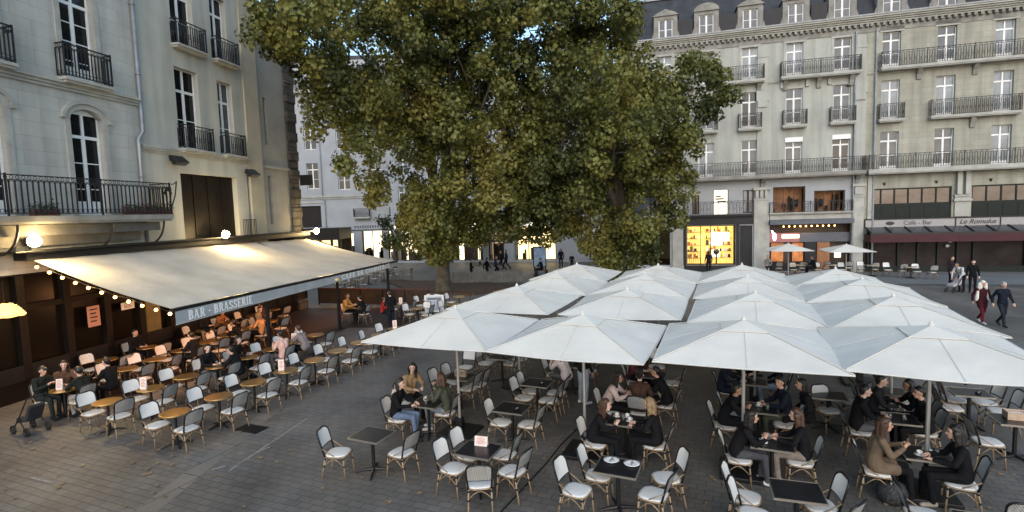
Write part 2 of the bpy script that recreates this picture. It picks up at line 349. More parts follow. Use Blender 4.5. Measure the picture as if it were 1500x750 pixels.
# ---------------------------------------------------------------- building kit (local: x along the front, y into the house, z up)
def wall_mb(s0, s1, z0, z1, openings, depth=0.28, mb=None, mi=0, arch=None, y=0.0):
    b = mb or MB()
    xs = sorted({s0, s1, *[o[0] for o in openings], *[o[1] for o in openings]}); zs = sorted({z0, z1, *[o[2] for o in openings], *[o[3] for o in openings]})
    xs = [x for x in xs if s0 <= x <= s1]; zs = [z for z in zs if z0 <= z <= z1]
    for i in range(len(xs)-1):
        for j in range(len(zs)-1):
            cx, cz = (xs[i]+xs[i+1])/2, (zs[j]+zs[j+1])/2
            if any(o[0] < cx < o[1] and o[2] < cz < o[3] for o in openings): continue
            b.add([(xs[i],y,zs[j]),(xs[i+1],y,zs[j]),(xs[i+1],y,zs[j+1]),(xs[i],y,zs[j+1])], [(0,1,2,3)], mi)
    for o in openings:
        a0, a1, c0, c1 = o[:4]
        b.add([(a0,y,c0),(a1,y,c0),(a1,y,c1),(a0,y,c1),(a0,y+depth,c0),(a1,y+depth,c0),(a1,y+depth,c1),(a0,y+depth,c1)],
              [(0,4,5,1),(1,5,6,2),(2,6,7,3),(3,7,4,0)], mi)
        if arch and o in arch:
            h = arch[o]; n = 8; w = a1-a0
            for side in (0,1):
                pts = []
                for k in range(n+1):
                    t = k/n; xx = (a0+a1)/2 + (-1 if side == 0 else 1)*w/2*(1-t); zz = c1-h + h*(1-(1-t)**2)
                    pts.append((xx, zz))
                pts.append((a0 if side == 0 else a1, c1))
                b.prism(pts if side == 0 else pts[::-1], lambda x,z: (x, y+0.002, z), lambda x,z: (x, y+depth, z), mi)
    return b
def shell_mb(b, s0, s1, z0, z1, depth, mi=0):       # side walls, back and flat top
    b.add([(s0,0,z0),(s0,0,z1),(s0,depth,z1),(s0,depth,z0)], [(0,1,2,3)], mi)
    b.add([(s1,0,z0),(s1,depth,z0),(s1,depth,z1),(s1,0,z1)], [(0,1,2,3)], mi)
    b.add([(s0,depth,z0),(s0,depth,z1),(s1,depth,z1),(s1,depth,z0)], [(0,1,2,3)], mi)
    b.add([(s0,0.3,z1),(s1,0.3,z1),(s1,depth,z1),(s0,depth,z1)], [(0,1,2,3)], mi)
_win = {}
def window(parent, s, z, w, h, bars=2, transom=0.76, paint='white_paint', glass='glass_mid', rec=0.16, solid=0.0, arch=0.0):
    """s: left edge, z: foot of the opening; a french window with two leaves"""
    key = (round(w,2), round(h,2), bars, transom, paint, glass, solid, arch)
    if key not in _win:
        f = MB(); t = 0.045; d = 0.06
        f.box(0,0,0,t,d,h); f.box(w-t,0,0,w,d,h); f.box(t,0,0,w-t,d,0.07); f.box(t,0,h-t-arch*0.6,w-t,d,h-arch*0.0)
        f.box(w/2-0.04,-0.012,0.07,w/2+0.04,d-0.01,h-t-arch*0.6)
        zt = h*transom if transom else h
        if transom: f.box(t,-0.006,zt-0.05,w-t,d-0.004,zt+0.05)
        for k in range(1, bars+1):
            zz = zt*k/(bars+1)
            for x0, x1 in ((t, w/2-0.04), (w/2+0.04, w-t)): f.box(x0,0.01,zz-0.016,x1,d-0.015,zz+0.016)
        if solid: f.box(t,0.012,0.07,w-t,d-0.012,solid*h)
        for x0, x1 in ((t, t+0.022), (w/2-0.062, w/2-0.04), (w/2+0.04, w/2+0.062), (w-t-0.022, w-t)): f.box(x0,0.004,0.07,x1,d-0.008,zt-0.05)
        p = MB(); p.box(0.01,d-0.03,0.02,w-0.01,d-0.018,h-0.01)
        _win[key] = (f.mesh('window', M[paint]), p.mesh('pane', M[glass]))
    fm, pm = _win[key]
    o = link('window', fm, parent); o.location = (s, rec, z)
    q = link('pane', pm, o)
    return o
_rail = {}
def railing_mb(w, h, out, sp=0.11, style=0, sides=True):
    b = MB(); r = 0.0135
    def run(a, c):
        a, c = Vector(a), Vector(c); L = (c-a).length; n = max(2, int(L/sp)); t = (c-a)/L
        b.bar(a+Vector((0,0,h)), c+Vector((0,0,h)), 0.045, 0.03); b.bar(a+Vector((0,0,0.06)), c+Vector((0,0,0.06)), 0.022, 0.022)
        b.bar(a+Vector((0,0,h-0.13)), c+Vector((0,0,h-0.13)), 0.018, 0.018)
        for k in range(n+1):
            p = a+t*(L*k/n)
            b.bar(p+Vector((0,0,0.06)), p+Vector((0,0,h-0.13)), 2*r, 2*r)
        for k in range(n):                                # scrolls along the top and foot
            m_ = a+t*(L*(k+0.5)/n)
            ring = [m_+t*(0.045*math.cos(q))+Vector((0,0,h-0.067+0.05*math.sin(q))) for q in np.linspace(0,2*math.pi,9)[:-1]]
            if style == 1 or k % 2 == 0: b.tube(ring, 0.009, 4, closed=True)
            if style == 1:
                ar = [m_+t*(L/n*0.5*math.cos(q))+Vector((0,0,h-0.25+0.10*math.sin(q))) for q in np.linspace(0,math.pi,6)]
                b.tube(ar, 0.010, 4)
                ring = [m_+t*(0.05*math.cos(q))+Vector((0,0,0.14+0.05*math.sin(q))) for q in np.linspace(0,2*math.pi,9)[:-1]]
                b.tube(ring, 0.009, 4, closed=True)
            else:
                ring = [m_+t*(0.03*math.cos(q))+Vector((0,0,h*0.42+0.10*math.sin(q))) for q in np.linspace(0,2*math.pi,7)[:-1]]
                if k % 2 == 1: b.tube(ring, 0.008, 4, closed=True)
    run((0,-out,0), (w,-out,0))
    if sides:
        run((0,-out,0), (0,-0.02,0)); run((w,-out,0), (w,-0.02,0))
    for x in ((0,w) if w < 4 else [w*k/max(1,round(w/2.6)) for k in range(round(w/2.6)+1)]): b.bar((x,-out,0),(x,-out,h+0.04), 0.04, 0.04)
    return b
def balcony(parent, s0, s1, z, out=0.7, h=1.0, slab=0.2, mat='trim', style=0, consoles=(), sides=True, sp=0.11):
    w = s1-s0
    b = MB(); b.box(0,-out-0.06,-slab,w,0,0); b.box(0.04,-out-0.0,-slab-0.07,w-0.04,0,-slab)
    o = b.build('balcony', M[mat], parent); o.location = (s0,0,z)
    k = (round(w,2), h, round(out,2), style, sp)
    if k not in _rail: _rail[k] = railing_mb(w-0.08, h, out, sp, style, sides).mesh('railing', M['iron'])
    r = link('railing', _rail[k], o); r.location = (0.04,0,0.0)
    for c in consoles:
        q = MB(); q.prism([(-out*0.75,-slab-0.07),(0,-slab-0.07),(0,-slab-0.75),(-0.12,-slab-0.72),(-0.2,-slab-0.4)], lambda y,z_:(c-s0-0.14,y,z_), lambda y,z_:(c-s0+0.14,y,z_))
        q.build('console', M['trim_dark'], o)
    return o
def moulding(parent, name, s0, s1, z0, z1, outs, mat, y0=0.0):
    """stacked courses of growing projection"""
    b = MB(); n = len(outs)
    for k, ot in enumerate(outs):
        a = z0+(z1-z0)*k/n; c = z0+(z1-z0)*(k+1)/n
        b.box(s0-0.002*k, -ot, a, s1+0.002*k, y0+0.05, c)
    return b.build(name, M[mat], parent)
def fbox(parent, name, x0, y0, z0, x1, y1, z1, mat, bv=0):
    b = MB(); b.box(x0,y0,z0,x1,y1,z1); o = b.build(name, mat if not isinstance(mat, str) else M[mat], parent)
    return bevel(o, bv) if bv else o

# ---------------------------------------------------------------- left side: the two houses over the brasserie
AL = 1.39
EL = Vector((math.cos(AL), math.sin(AL), 0)); NL = Vector((-math.sin(AL), math.cos(AL), 0))
AF = Vector((-9.03, 13.97, 0)); PL = AF + NL*5.0
def LW(s, y, z): return PL + EL*s + NL*y + Vector((0,0,z))
h1 = thing('townhouse', 'pale ashlar house with long wrought iron balcony above the brasserie awning', 'house', PL, AL)
W = []; AR = {}
for k in (-2,-1,0):
    a = 1.98+2.95*k+2.95*0
    for zz, hh in ((5.25,3.35),(9.5,3.2),(13.6,2.6)):
        o_ = (a, a+1.1, zz, zz+hh); W.append(o_)
        if zz < 6: AR[o_] = 0.26
W = [w for w in W if w[0] > -7.5]
a_open = (1.98, 3.08)
b = wall_mb(-9.0, 4.5, 3.6, 17.5, W, 0.3, arch=AR); shell_mb(b, -9.0, 4.5, 3.6, 17.5, 9)
b.build('wall', M['stone_white'], h1)
for w in W:
    window(h1, w[0], w[2], w[1]-w[0], w[3]-w[2], bars=2 if w[2] < 9 else 3, transom=0.74, glass='glass_dark', rec=0.17, solid=0.13, arch=0.2 if w in AR else 0)
    b = MB()                                              # raised surround
    for x0, x1 in ((w[0]-0.17, w[0]), (w[1], w[1]+0.17)): b.box(x0,-0.045,w[2],x1,0.02,w[3]-(0.26 if w in AR else 0))
    if w in AR:
        n = 10; cx = (w[0]+w[1])/2
        arc = lambda R, up: [(cx+R*math.cos(q), w[3]-0.36+up*math.sin(q)) for q in np.linspace(0.0, math.pi, n+1)]
        inn, ou = arc(0.55,0.36), arc(0.74,0.52)
        for i in range(n): b.prism([inn[i], ou[i], ou[i+1], inn[i+1]], lambda x,z:(x,-0.05,z), lambda x,z:(x,0.02,z))
        ou2 = arc(0.84,0.62)
        for i in range(n): b.prism([ou[i], ou2[i], ou2[i+1], ou[i+1]], lambda x,z:(x,-0.11,z), lambda x,z:(x,0.02,z))
    else: b.box(w[0]-0.17,-0.045,w[3],w[1]+0.17,0.02,w[3]+0.2)
    b.build('window_surround', M['trim'], h1)
moulding(h1, 'string_course', -9.0, 4.5, 9.08, 9.34, (0.07,0.13,0.2), 'trim')
moulding(h1, 'string_course', -9.0, 4.5, 13.2, 13.45, (0.07,0.13,0.2), 'trim')
moulding(h1, 'cornice', -9.0, 4.5, 17.1, 17.7, (0.1,0.25,0.4,0.5), 'trim')
fbox(h1, 'roof', -9.0, 0.2, 17.7, 4.5, 9, 18.2, 'slate')
for k in (-2,-1,0):
    a = 1.98+2.95*k
    balcony(h1, a-0.28, a+1.35, 9.44, out=0.32, h=1.0, slab=0.09, style=1)
    balcony(h1, a-0.28, a+1.35, 13.55, out=0.32, h=1.0, slab=0.09, style=1)
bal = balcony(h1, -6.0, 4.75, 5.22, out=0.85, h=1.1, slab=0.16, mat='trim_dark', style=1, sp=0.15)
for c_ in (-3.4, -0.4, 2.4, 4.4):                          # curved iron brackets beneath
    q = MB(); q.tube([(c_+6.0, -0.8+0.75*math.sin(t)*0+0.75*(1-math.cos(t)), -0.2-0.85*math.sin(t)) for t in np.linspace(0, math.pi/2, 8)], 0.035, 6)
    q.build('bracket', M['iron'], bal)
q = MB(); q.box(0.4,-0.62,-0.55,10.4,0,-0.25); q.box(1.0,-0.35,-0.85,9.8,0,-0.55); q.build('corbel', pbr('dark_corbel_stone', (0.085,0.08,0.072), 0.9, var=0.3, scale=2), bal)  # corbel stone coloured darker than the balcony slab above it
q = MB(); cx = 10.9                                         # scrolled wing at the balcony's end
for r_, cz, cy in ((0.30,0.72,-0.5),(0.2,0.28,-0.5),(0.13,1.0,-0.62),(0.12,0.10,-0.42)):
    q.tube([(cx+0.05+r_*0.9*math.cos(t)*(1-0.06*k), cy+0.06*math.cos(t), cz+r_*math.sin(t)*(1-0.06*k)) for k, t in enumerate(np.linspace(-1.2, 5.6, 15))], 0.022, 5)
q.tube([(cx-0.1,-0.85,1.08),(cx+0.2,-0.7,1.12),(cx+0.48,-0.55,1.22)], 0.022, 5); q.tube([(cx+0.48,-0.55,1.22),(cx+0.42,-0.5,0.7),(cx+0.1,-0.5,0.0)], 0.024, 5)
for t in np.linspace(0.3,2.8,7): q.ball((cx+0.12+0.13*math.cos(t), -0.52+0.05*math.sin(3*t), 0.72+0.2*math.sin(t)), 0.075, 6, sc=(1,.5,1))
q.build('scroll_bracket', M['iron'], bal)
dp = MB(); dp.tube([(0,0,17),(0,0,8.2),(-0.22,0,7.9),(-0.22,0,4.0)], 0.07, 8)
for z_ in (15.5,12.6,10.2,6.6,5.0): dp.lathe([(0.09,-0.04),(0.09,0.04)], 8, (0 if z_ > 8 else -0.22,0,z_))
dp = dp.build('drainpipe', M['zinc_pipe'], h1, True); dp.location = (4.55,-0.1,0)
# planters on the long balcony
def planter(loc, rz, w, label, flowers):
    t = thing('planter', label, 'planter', loc, rz)
    b = MB(); b.box(-w/2,-0.11,0,w/2,0.11,0.19); bevel(b.build('box', pbr('terracotta_box', (0.16,0.06,0.04), 0.8, var=0.25), t), 0.01)
    f = MB()
    for _ in range(int(w*260)):
        p = Vector((random.uniform(-w/2,w/2), random.gauss(0,0.08), 0.2+abs(random.gauss(0,0.09)))); a = Vector((random.gauss(0,1),random.gauss(0,1),random.gauss(0.5,1))).normalized()*0.05; c = a.orthogonal().normalized()*0.025
        f.add([p-a-c*0.2,p+c,p+a,p-c],[(0,1,2,3)], 1 if random.random() < flowers else 0)
    f.build('plants', [pbr('planter_leaf', (0.05,0.075,0.035), 0.7, var=0.4, scale=30), pbr('planter_flower', (0.22,0.06,0.05), 0.7)], t)
planter(LW(3.9,-0.68,5.22), AL, 1.9, 'long low planter of heather at the right end of the iron balcony', 0.25)
planter(LW(0.45,-0.66,5.22), AL, 0.7, 'short terracotta planter with bushy plant on the balcony left of the french window', 0.0)

h2 = thing('corner_house', 'cream rendered house with wide dark doorway and two small window balconies', 'house', PL, AL)
W2 = [(6.3,7.5,7.85,10.95),(8.6,9.5,7.85,10.95),(6.35,7.5,11.85,14.5),(8.5,9.45,11.85,14.5)]
DO = (6.2,9.4,3.95,6.85)
b = wall_mb(4.5, 11.2, 3.6, 15.6, W2+[DO], 0.32); shell_mb(b, 4.5, 11.2, 3.6, 15.6, 9)
b.build('wall', M['plaster'], h2)
for k, w in enumerate(W2):
    window(h2, w[0], w[2], w[1]-w[0], w[3]-w[2], bars=1, transom=0.72, glass='glass_dark' if k != 1 else 'glass_mid', rec=0.2, solid=0.0)
    balcony(h2, w[0]-0.1, w[1]+0.35, w[2]-0.06, out=0.28, h=0.92, slab=0.07)
door = MB(); door.box(0,0,0,3.2,0.05,2.9)
for k in range(4): door.box(0.04+k*0.8,-0.03,0.05,0.76+k*0.8,0,2.85)
door = door.build('double_door', M['dark_wood'], h2); door.location = (6.2,0.24,3.95)
gt = MB()
for k in range(9): gt.bar((k*0.11,0,0),(k*0.11,0,0.95),0.02,0.02)
gt.bar((0,0,0.95),(0.88,0,0.95),0.035,0.03); gt.bar((0,0,0.08),(0.88,0,0.08),0.03,0.03)
gt = gt.build('gate', M['iron'], h2); gt.location = (9.25,-0.3,4.0)
moulding(h2, 'string_course', 4.5, 10.3, 7.5, 7.74, (0.06,0.12,0.16), 'trim')
moulding(h2, 'cornice', 4.5, 11.2, 15.1, 15.7, (0.12,0.25,0.4,0.55), 'trim')
fbox(h2, 'corner_pilaster', 10.25, -0.09, 3.6, 11.22, 0.05, 15.1, 'plaster_warm')
fbox(h2, 'roof', 4.5, 0.2, 15.7, 11.2, 9, 16.3, 'slate')
cb = MB(); cb.tube([(0,0,0),(0.01,0,-1.5),(-0.03,0,-3.2)], 0.014, 5); cb = cb.build('cable', M['black_metal'], h2); cb.location = (10.1,-0.03,7.1)
h3 = thing('side_wing', 'narrow grey rendered wing with slit windows and dark rusticated end', 'house', PL, AL)
W3 = [(11.85,12.1,8.6,10.9),(11.85,12.12,4.7,7.1)]
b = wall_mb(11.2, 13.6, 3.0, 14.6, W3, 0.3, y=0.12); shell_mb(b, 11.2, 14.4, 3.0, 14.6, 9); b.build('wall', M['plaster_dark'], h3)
for w in W3: fbox(h3, 'window', w[0], 0.3, w[2], w[1], 0.36, w[3], 'glass_dark')
fbox(h3, 'string_course', 11.22, 0.02, 7.45, 13.58, 0.14, 7.56, 'trim')
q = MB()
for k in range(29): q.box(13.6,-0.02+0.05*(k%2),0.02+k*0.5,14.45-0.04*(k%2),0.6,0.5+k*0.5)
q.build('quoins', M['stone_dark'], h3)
fbox(h3, 'roof', 11.2, 0.3, 14.6, 14.4, 9, 15.0, 'slate')
sb = thing('sign_box', 'small black projecting sign box on the dark stone corner', 'sign', LW(14.5,-0.3,7.0), AL)
q = MB(); q.box(0,-0.35,-0.28,0.14,0.35,0.28); bevel(q.build('box', M['black_metal'], sb), 0.015)
q = MB(); q.bar((0.07,0.3,0.2),(0.07,0.75,0.2),0.03,0.03); q.build('bracket', M['black_metal'], sb)

def wall_flood(s, z, label):                                 # dark projector on the facade
    t = thing('wall_floodlight', label, 'floodlight', LW(s,0,z), AL)
    q = MB(); q.bar((0,0,0),(0,-0.35,0.02),0.06,0.06); q.build('bracket', M['black_metal'], t)
    q = MB(); q.prism([(-0.62,-0.1),(-0.3,0.16),(-0.2,0.1),(-0.38,-0.22)], lambda y,z_:(-0.3,y,z_), lambda y,z_:(0.3,y,z_)); bevel(q.build('housing', M['black_metal'], t), 0.02)
    q = MB(); q.add([(-0.27,-0.625,-0.115),(0.27,-0.625,-0.115),(0.27,-0.40,-0.225),(-0.27,-0.40,-0.225)],[(0,1,2,3)]); q.build('lens', M['glass_mid'], t)
wall_flood(5.75, 7.3, 'unlit black floodlight left of the wide dark doorway')
wall_flood(10.0, 7.1, 'unlit black floodlight right of the wide dark doorway')

# ---------------------------------------------------------------- brasserie front and awning
bf = thing('brasserie_front', 'dark timber brasserie front with glazed doors beneath the long awning', 'shop front', PL, AL)
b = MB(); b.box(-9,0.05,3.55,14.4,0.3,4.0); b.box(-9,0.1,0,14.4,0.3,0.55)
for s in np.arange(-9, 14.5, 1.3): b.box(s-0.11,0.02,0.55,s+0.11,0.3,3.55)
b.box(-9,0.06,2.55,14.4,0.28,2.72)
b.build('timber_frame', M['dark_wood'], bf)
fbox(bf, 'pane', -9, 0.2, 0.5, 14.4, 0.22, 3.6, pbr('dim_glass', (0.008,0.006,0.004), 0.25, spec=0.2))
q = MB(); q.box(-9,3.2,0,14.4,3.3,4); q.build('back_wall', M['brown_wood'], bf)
for s0, s1 in ((4.25,4.85),(8.1,8.7),(11.9,12.5)): fbox(bf, 'dim_door', s0, 0.12, 0.3, s1, 0.18, 2.5, pbr('dim_lit_door', (0.10,0.06,0.02), 0.4, emit=(0.6,0.38,0.10), estr=0.05, var=0.5, scale=2))
q = MB(); q.box(-9,0.03,0.56,14.4,0.06,1.0); q.build('skirting', M['black_metal'], bf)
aw = thing('awning', 'long cream brasserie awning with grey lettered valance', 'awning', AF + NL*5.0, AL)
# local: x along, y = 0 at the wall, -5 at the front bar
cs = MB(); NX, NY = 40, 12
def aw_pt(i, j, dz=0):
    t = j/NY; x0, x1 = 0.2*(1-t)+0.0*t, 14.25*(1-t)+15.2*t; x = x0+(x1-x0)*i/NX
    y = -0.3-4.7*t; zb = 4.02-0.2*(i/NX); zf = 2.63-0.16*(i/NX)
    z = zb+(zf-zb)*t - 0.10*math.sin(math.pi*t)*(0.75+0.25*math.cos(i*2*math.pi/5)) + 0.012*math.sin(i*1.9+3*t)
    return (x, y, z+dz)
top = [aw_pt(i,j) for j in range(NY+1) for i in range(NX+1)]; bot = [aw_pt(i,j,-0.012) for j in range(NY+1) for i in range(NX+1)]
N_ = len(top); fs = []
for j in range(NY):
    for i in range(NX):
        a = j*(NX+1)+i; fs.append((a,a+NX+1,a+NX+2,a+1)); fs.append((N_+a,N_+a+1,N_+a+NX+2,N_+a+NX+1))
cs.add(top+bot, fs); cs.build('canopy', M['awning'], aw, True)
fb = MB(); fb.bar((-0.05,-5.0,2.60),(15.25,-5.0,2.44),0.10,0.09); fb.build('front_bar', M['black_metal'], aw)
va = MB(); n = 60
def vtop(x): return 2.555-0.16*x/15.2
vs = []
for i in range(n+1):
    x = 15.2*i/n; wv = 0.012*math.sin(i*0.9)
    vs += [(x,-5.055,vtop(x)),(x,-5.055+wv,2.20),(x,-5.047,vtop(x)),(x,-5.047+wv,2.20)]
fs = []
for i in range(n):
    a = 4*i; fs += [(a,a+1,a+5,a+4),(a+2,a+6,a+7,a+3),(a+1,a+3,a+7,a+5)]
va.add(vs, fs); va = va.build('valance', M['valance'], aw)
ed = MB(); ed.bar((0,-5.052,2.20),(15.2,-5.052,2.20),0.02,0.012); ed.build('hem', pbr('pale_hem', (0.6,0.58,0.52), 0.8), aw)
ca = MB(); ca.box(0.0,-0.45,3.98,14.4,0.02,4.2); ca.box(-0.4,-0.62,4.2,14.7,-0.05,4.26); bevel(ca.build('cassette', M['black_metal'], aw), 0.02)
for s in (0.6, 5.0, 10.0, 14.4):
    q = MB(); q.bar((s,-0.4,3.86),(s+0.5,-2.6,2.95),0.06,0.05); q.bar((s+0.5,-2.6,2.95),(s,-4.95,2.42),0.05,0.045); q.build('folding_arm', M['black_metal'], aw)
for s in (4.3, 9.2, 14.6):
    q = MB(); q.box(s-0.05,-4.75,0,s+0.05,-4.65,2.5); q.box(s-0.14,-4.84,0,s+0.14,-4.56,0.03); q.build('post', M['black_metal'], aw)
# slab-serif capitals drawn on a unit grid: vertical stems fat, bars thin
def glyph(ch):
    S, T = 0.25, 0.13
    def st(x, y0=0, y1=1, w=S): return [(x,y0),(x+w,y0),(x+w,y1),(x,y1)]
    def hb(x0, x1, y, t=T): return [(x0,y),(x1,y),(x1,y+t),(x0,y+t)]
    def dg(x0, y0, x1, y1, w=S): return [(x0,y0),(x0+w,y0),(x1+w,y1),(x1,y1)]
    def arc(cx, cy, rx, ry, a0, a1, w=S*0.95, n=8, t=T):
        out = []
        for k in range(n):
            p = []
            for a in (a0+(a1-a0)*k/n, a0+(a1-a0)*(k+1)/n): p.append(((cx+rx*math.cos(a), cy+ry*math.sin(a)), (cx+(rx-w)*math.cos(a), cy+(ry-t)*math.sin(a))))
            out.append([p[0][0], p[1][0], p[1][1], p[0][1]])
        return out
    H = math.pi/2; F = lambda x, y, w=0.36: hb(x, x+w, y, 0.08)
    d = {
     'B': ([st(.08), F(0,0,.4), F(0,.92,.4), hb(.28,.45,0), hb(.28,.45,.9), hb(.28,.45,.46)]+arc(.42,.73,.27,.27,-H,H)+arc(.42,.28,.32,.28,-H,H), .78),
     'A': ([dg(.06,0,.30,1,.10), dg(.56,0,.30,1,.20), hb(.16,.66,.27), F(-.02,0,.28), F(.48,0,.36)], .86),
     'R': ([st(.08), F(0,0,.36), F(0,.92,.4), hb(.28,.45,.9), hb(.28,.45,.44)]+arc(.42,.72,.28,.28,-H,H)+[dg(.56,0,.34,.46), F(.54,0,.26)], .82),
     'S': (arc(.34,.73,.30,.27,.35,math.pi*1.5)+arc(.34,.27,.32,.27,-math.pi*.85,H)+[st(.56,.66,.96,.06), st(.02,.04,.34,.06)], .70),
     'E': ([st(.08), F(0,0,.4), F(0,.92,.4), hb(.2,.66,0), hb(.2,.64,.9), hb(.2,.5,.45), st(.6,.0,.28,.07), st(.58,.72,1,.07), st(.46,.36,.62,.06)], .74),
     'I': ([st(.1), F(0,0,.4), F(0,.92,.4)], .46), '-': ([hb(.06,.40,.40,.14)], .46), ' ': ([], .36),
     'C': (arc(.42,.5,.40,.5,.55,math.pi*2-.55)+[st(.70,.68,.98,.07), st(.70,.02,.3,.07)], .82),
     'F': ([st(.08), F(0,0,.42), F(0,.92,.4), hb(.2,.64,.9), hb(.2,.5,.45), st(.58,.7,1,.07), st(.46,.34,.62,.06)], .70),
     'D': ([st(.08), F(0,0,.4), F(0,.92,.4), hb(.28,.42,0), hb(.28,.42,.9)]+arc(.40,.5,.38,.5,-H,H), .84),
     'O': (arc(.42,.5,.42,.5,0,2*math.pi,n=16), .90),
     'M': ([st(.06,0,1,.10), st(.74,0,1), dg(.42,.12,.06,1,.16), dg(.42,.12,.70,1,.10), F(-.02,0,.28), F(.66,0,.36), F(-.02,.92,.2), F(.78,.92,.2)], 1.06),
     'P': ([st(.08), F(0,0,.4), F(0,.92,.4), hb(.28,.45,.9), hb(.28,.45,.4)]+arc(.42,.70,.30,.30,-H,H), .76),
     "'": ([st(.06,.7,1,.1)], .24)}
    return d[ch]
def lettering(text, x0, z, size, y, parent, mat='letter', xs=1.0, zfun=None, name='lettering', track=0.06):
    b = MB(); x = x0
    for ch in text:
        polys, adv = glyph(ch); 
        for k, p in enumerate(polys):
            dz = (zfun(x) if zfun else 0)
            q = [(x+a*size*xs, z+c*size+dz) for a, c in p]
            ar = sum(q[i][0]*q[(i+1)%len(q)][1]-q[(i+1)%len(q)][0]*q[i][1] for i in range(len(q)))
            if ar < 0: q = q[::-1]
            e = 0.0004*(k%7)
            b.prism(q, lambda a,c: (a, y+0.004, c), lambda a,c: (a, y-0.003-e, c))
        x += (adv+track)*size*xs
    return b.build(name, M[mat], parent), x
def text_w(text, size, track=0.06): return sum((glyph(c)[1]+track)*size for c in text)
lettering('BAR - BRASSERIE', 0.40, 2.25, 0.255, -5.085, va, xs=2.68/text_w('BAR - BRASSERIE',0.255))
CC0 = 8.9
lettering('CAFE DE COMMERCE', CC0, 2.232, 0.205, -5.085, va, xs=5.2/text_w('CAFE DE COMMERCE',0.205))
EX = CC0-0.42; q = MB(); q.lathe([(0.02,0),(0.10,0.02),(0.12,0.08),(0.09,0.12)], 10, (EX,-5.075,2.235)); q.tube([(EX+0.10,-5.075,2.27),(EX+0.18,-5.075,2.30),(EX+0.1,-5.075,2.34)],0.012,5); q.build('cup_emblem', pbr('gold_emblem', (0.75,0.5,0.2), 0.5), va)

# floodlights on the awning's housing
def awn_flood(s, z, label):
    t = thing('awning_floodlight', label, 'floodlight', LW(s,-0.55,z), AL)
    q = MB(); q.box(-0.16,-0.06,-0.10,0.16,0.08,0.12); bevel(q.build('housing', M['black_metal'], t), 0.02)
    q = MB(); q.bar((0,0.05,-0.1),(0,0.12,-0.35),0.04,0.04); q.build('bracket', M['black_metal'], t)
    q = MB(); q.ball((0,-0.09,0.02),0.19,12,sc=(1.05,0.5,0.85)); q.build('lens', M['flood'], t, True)
    lamp('flood_spot', 'SPOT', (0,-0.3,0.06), 130, (1.0,0.72,0.34), 0.08, t, (rad(-62),0,0), rad(150))
    lamp('flood_glow', 'POINT', (0,-0.42,0.04), 95, (1.0,0.70,0.32), 0.08, t)
awn_flood(0.1, 4.5, 'lit floodlight at the near end of the awning housing')
awn_flood(7.65, 4.34, 'lit floodlight at the middle of the awning housing below the wide door')
awn_flood(14.7, 4.2, 'lit floodlight at the far end of the awning housing')
# string of bulbs along the near edge
sl = thing('string_lights', 'string of round warm bulbs along the near edge of the awning', 'string lights', LW(0,0,0), AL)
pts = []
for k in range(11):
    t = 0.05+0.93*k/10; p = aw_pt(0, NY*t); pts.append(Vector((p[0]-0.02, p[1], p[2]-0.1)))
w_ = MB(); w_.tube([p+Vector((0,0,0.02+0.03*math.sin(i*3))) for i, p in enumerate(pts)], 0.008, 5); w_.build('cable', M['black_metal'], sl)
for k, p in enumerate(pts):
    q = MB(); q.ball(p-Vector((0,0,0.05)), 0.045, 10); q.build('bulb', M['bulb'], sl, True)
    q = MB(); q.lathe([(0.022,0),(0.022,0.05)], 8, p); q.build('socket', M['black_metal'], sl)
    if k % 3 == 1: lamp('bulb_light', 'POINT', p-Vector((0.0,-0.05,0.12)), 5, (1.0,0.55,0.2), 0.06, sl)
# big lamp by the near end
lp = thing('wicker_lamp', 'large glowing wicker lampshade at the near end of the terrace', 'lamp', LW(-1.5,-1.6,2.72), AL); lp.scale = (0.8,0.8,0.8)
q = MB()
for k in range(7):
    z_ = 0.36-k*0.055; r_ = 0.18+0.28*(k/6)**0.7
    q.tube([(r_*math.cos(a), r_*math.sin(a), z_+0.012*math.sin(7*a)) for a in np.linspace(0,2*math.pi,25)[:-1]], 0.028, 5, closed=True)
q.build('shade', pbr('glowing_wicker', (0.8,0.5,0.15), 0.7, emit=(1.0,0.62,0.16), estr=1.1, var=0.3, scale=20), lp)
q = MB(); q.ball((0,0,0.1), 0.09, 10); q.build('bulb', M['bulb'], lp, True)
q = MB(); q.tube([(0,0,0.4),(0,0,1.1)], 0.012, 5); q.build('cord', M['black_metal'], lp)
lamp('shade_light', 'POINT', (0,0,-0.1), 12, (1.0,0.6,0.22), 0.15, lp)
# infrared heater bars under the awning
hb_ = None
for k, (s, y) in enumerate([(1.6,-0.9),(4.6,-0.9),(7.6,-0.9),(10.6,-0.9),(13.4,-0.9)]):
    t = thing('terrace_heater', ['orange heater bar under the awning nearest the camera','orange heater bar under the awning, second from the near end','orange heater bar under the middle of the awning','orange heater bar under the awning, second from the far end','orange heater bar under the awning farthest from the camera'][k], 'heater', LW(s,-4.25,2.46), AL, 'heater bars under the awning')
    q = MB(); q.box(-0.5,-0.07,0.02,0.5,0.07,0.12); bevel(q.build('housing', M['black_metal'], t), 0.02)
    q = MB(); q.tube([(-0.44,-0.03,0.0),(0.44,-0.03,0.0)], 0.022, 8); q.build('element', lit('heater_element', (1.0,0.36,0.10), 14), t)
    q = MB(); q.bar((0,0.0,0.1),(0,-0.7,0.06),0.04,0.04); q.build('bracket', M['black_metal'], t)
    lamp('heater_light', 'SPOT', (0,0.12,-0.06), 120, (1.0,0.43,0.17), 0.2, t, (rad(52),0,0), rad(140))
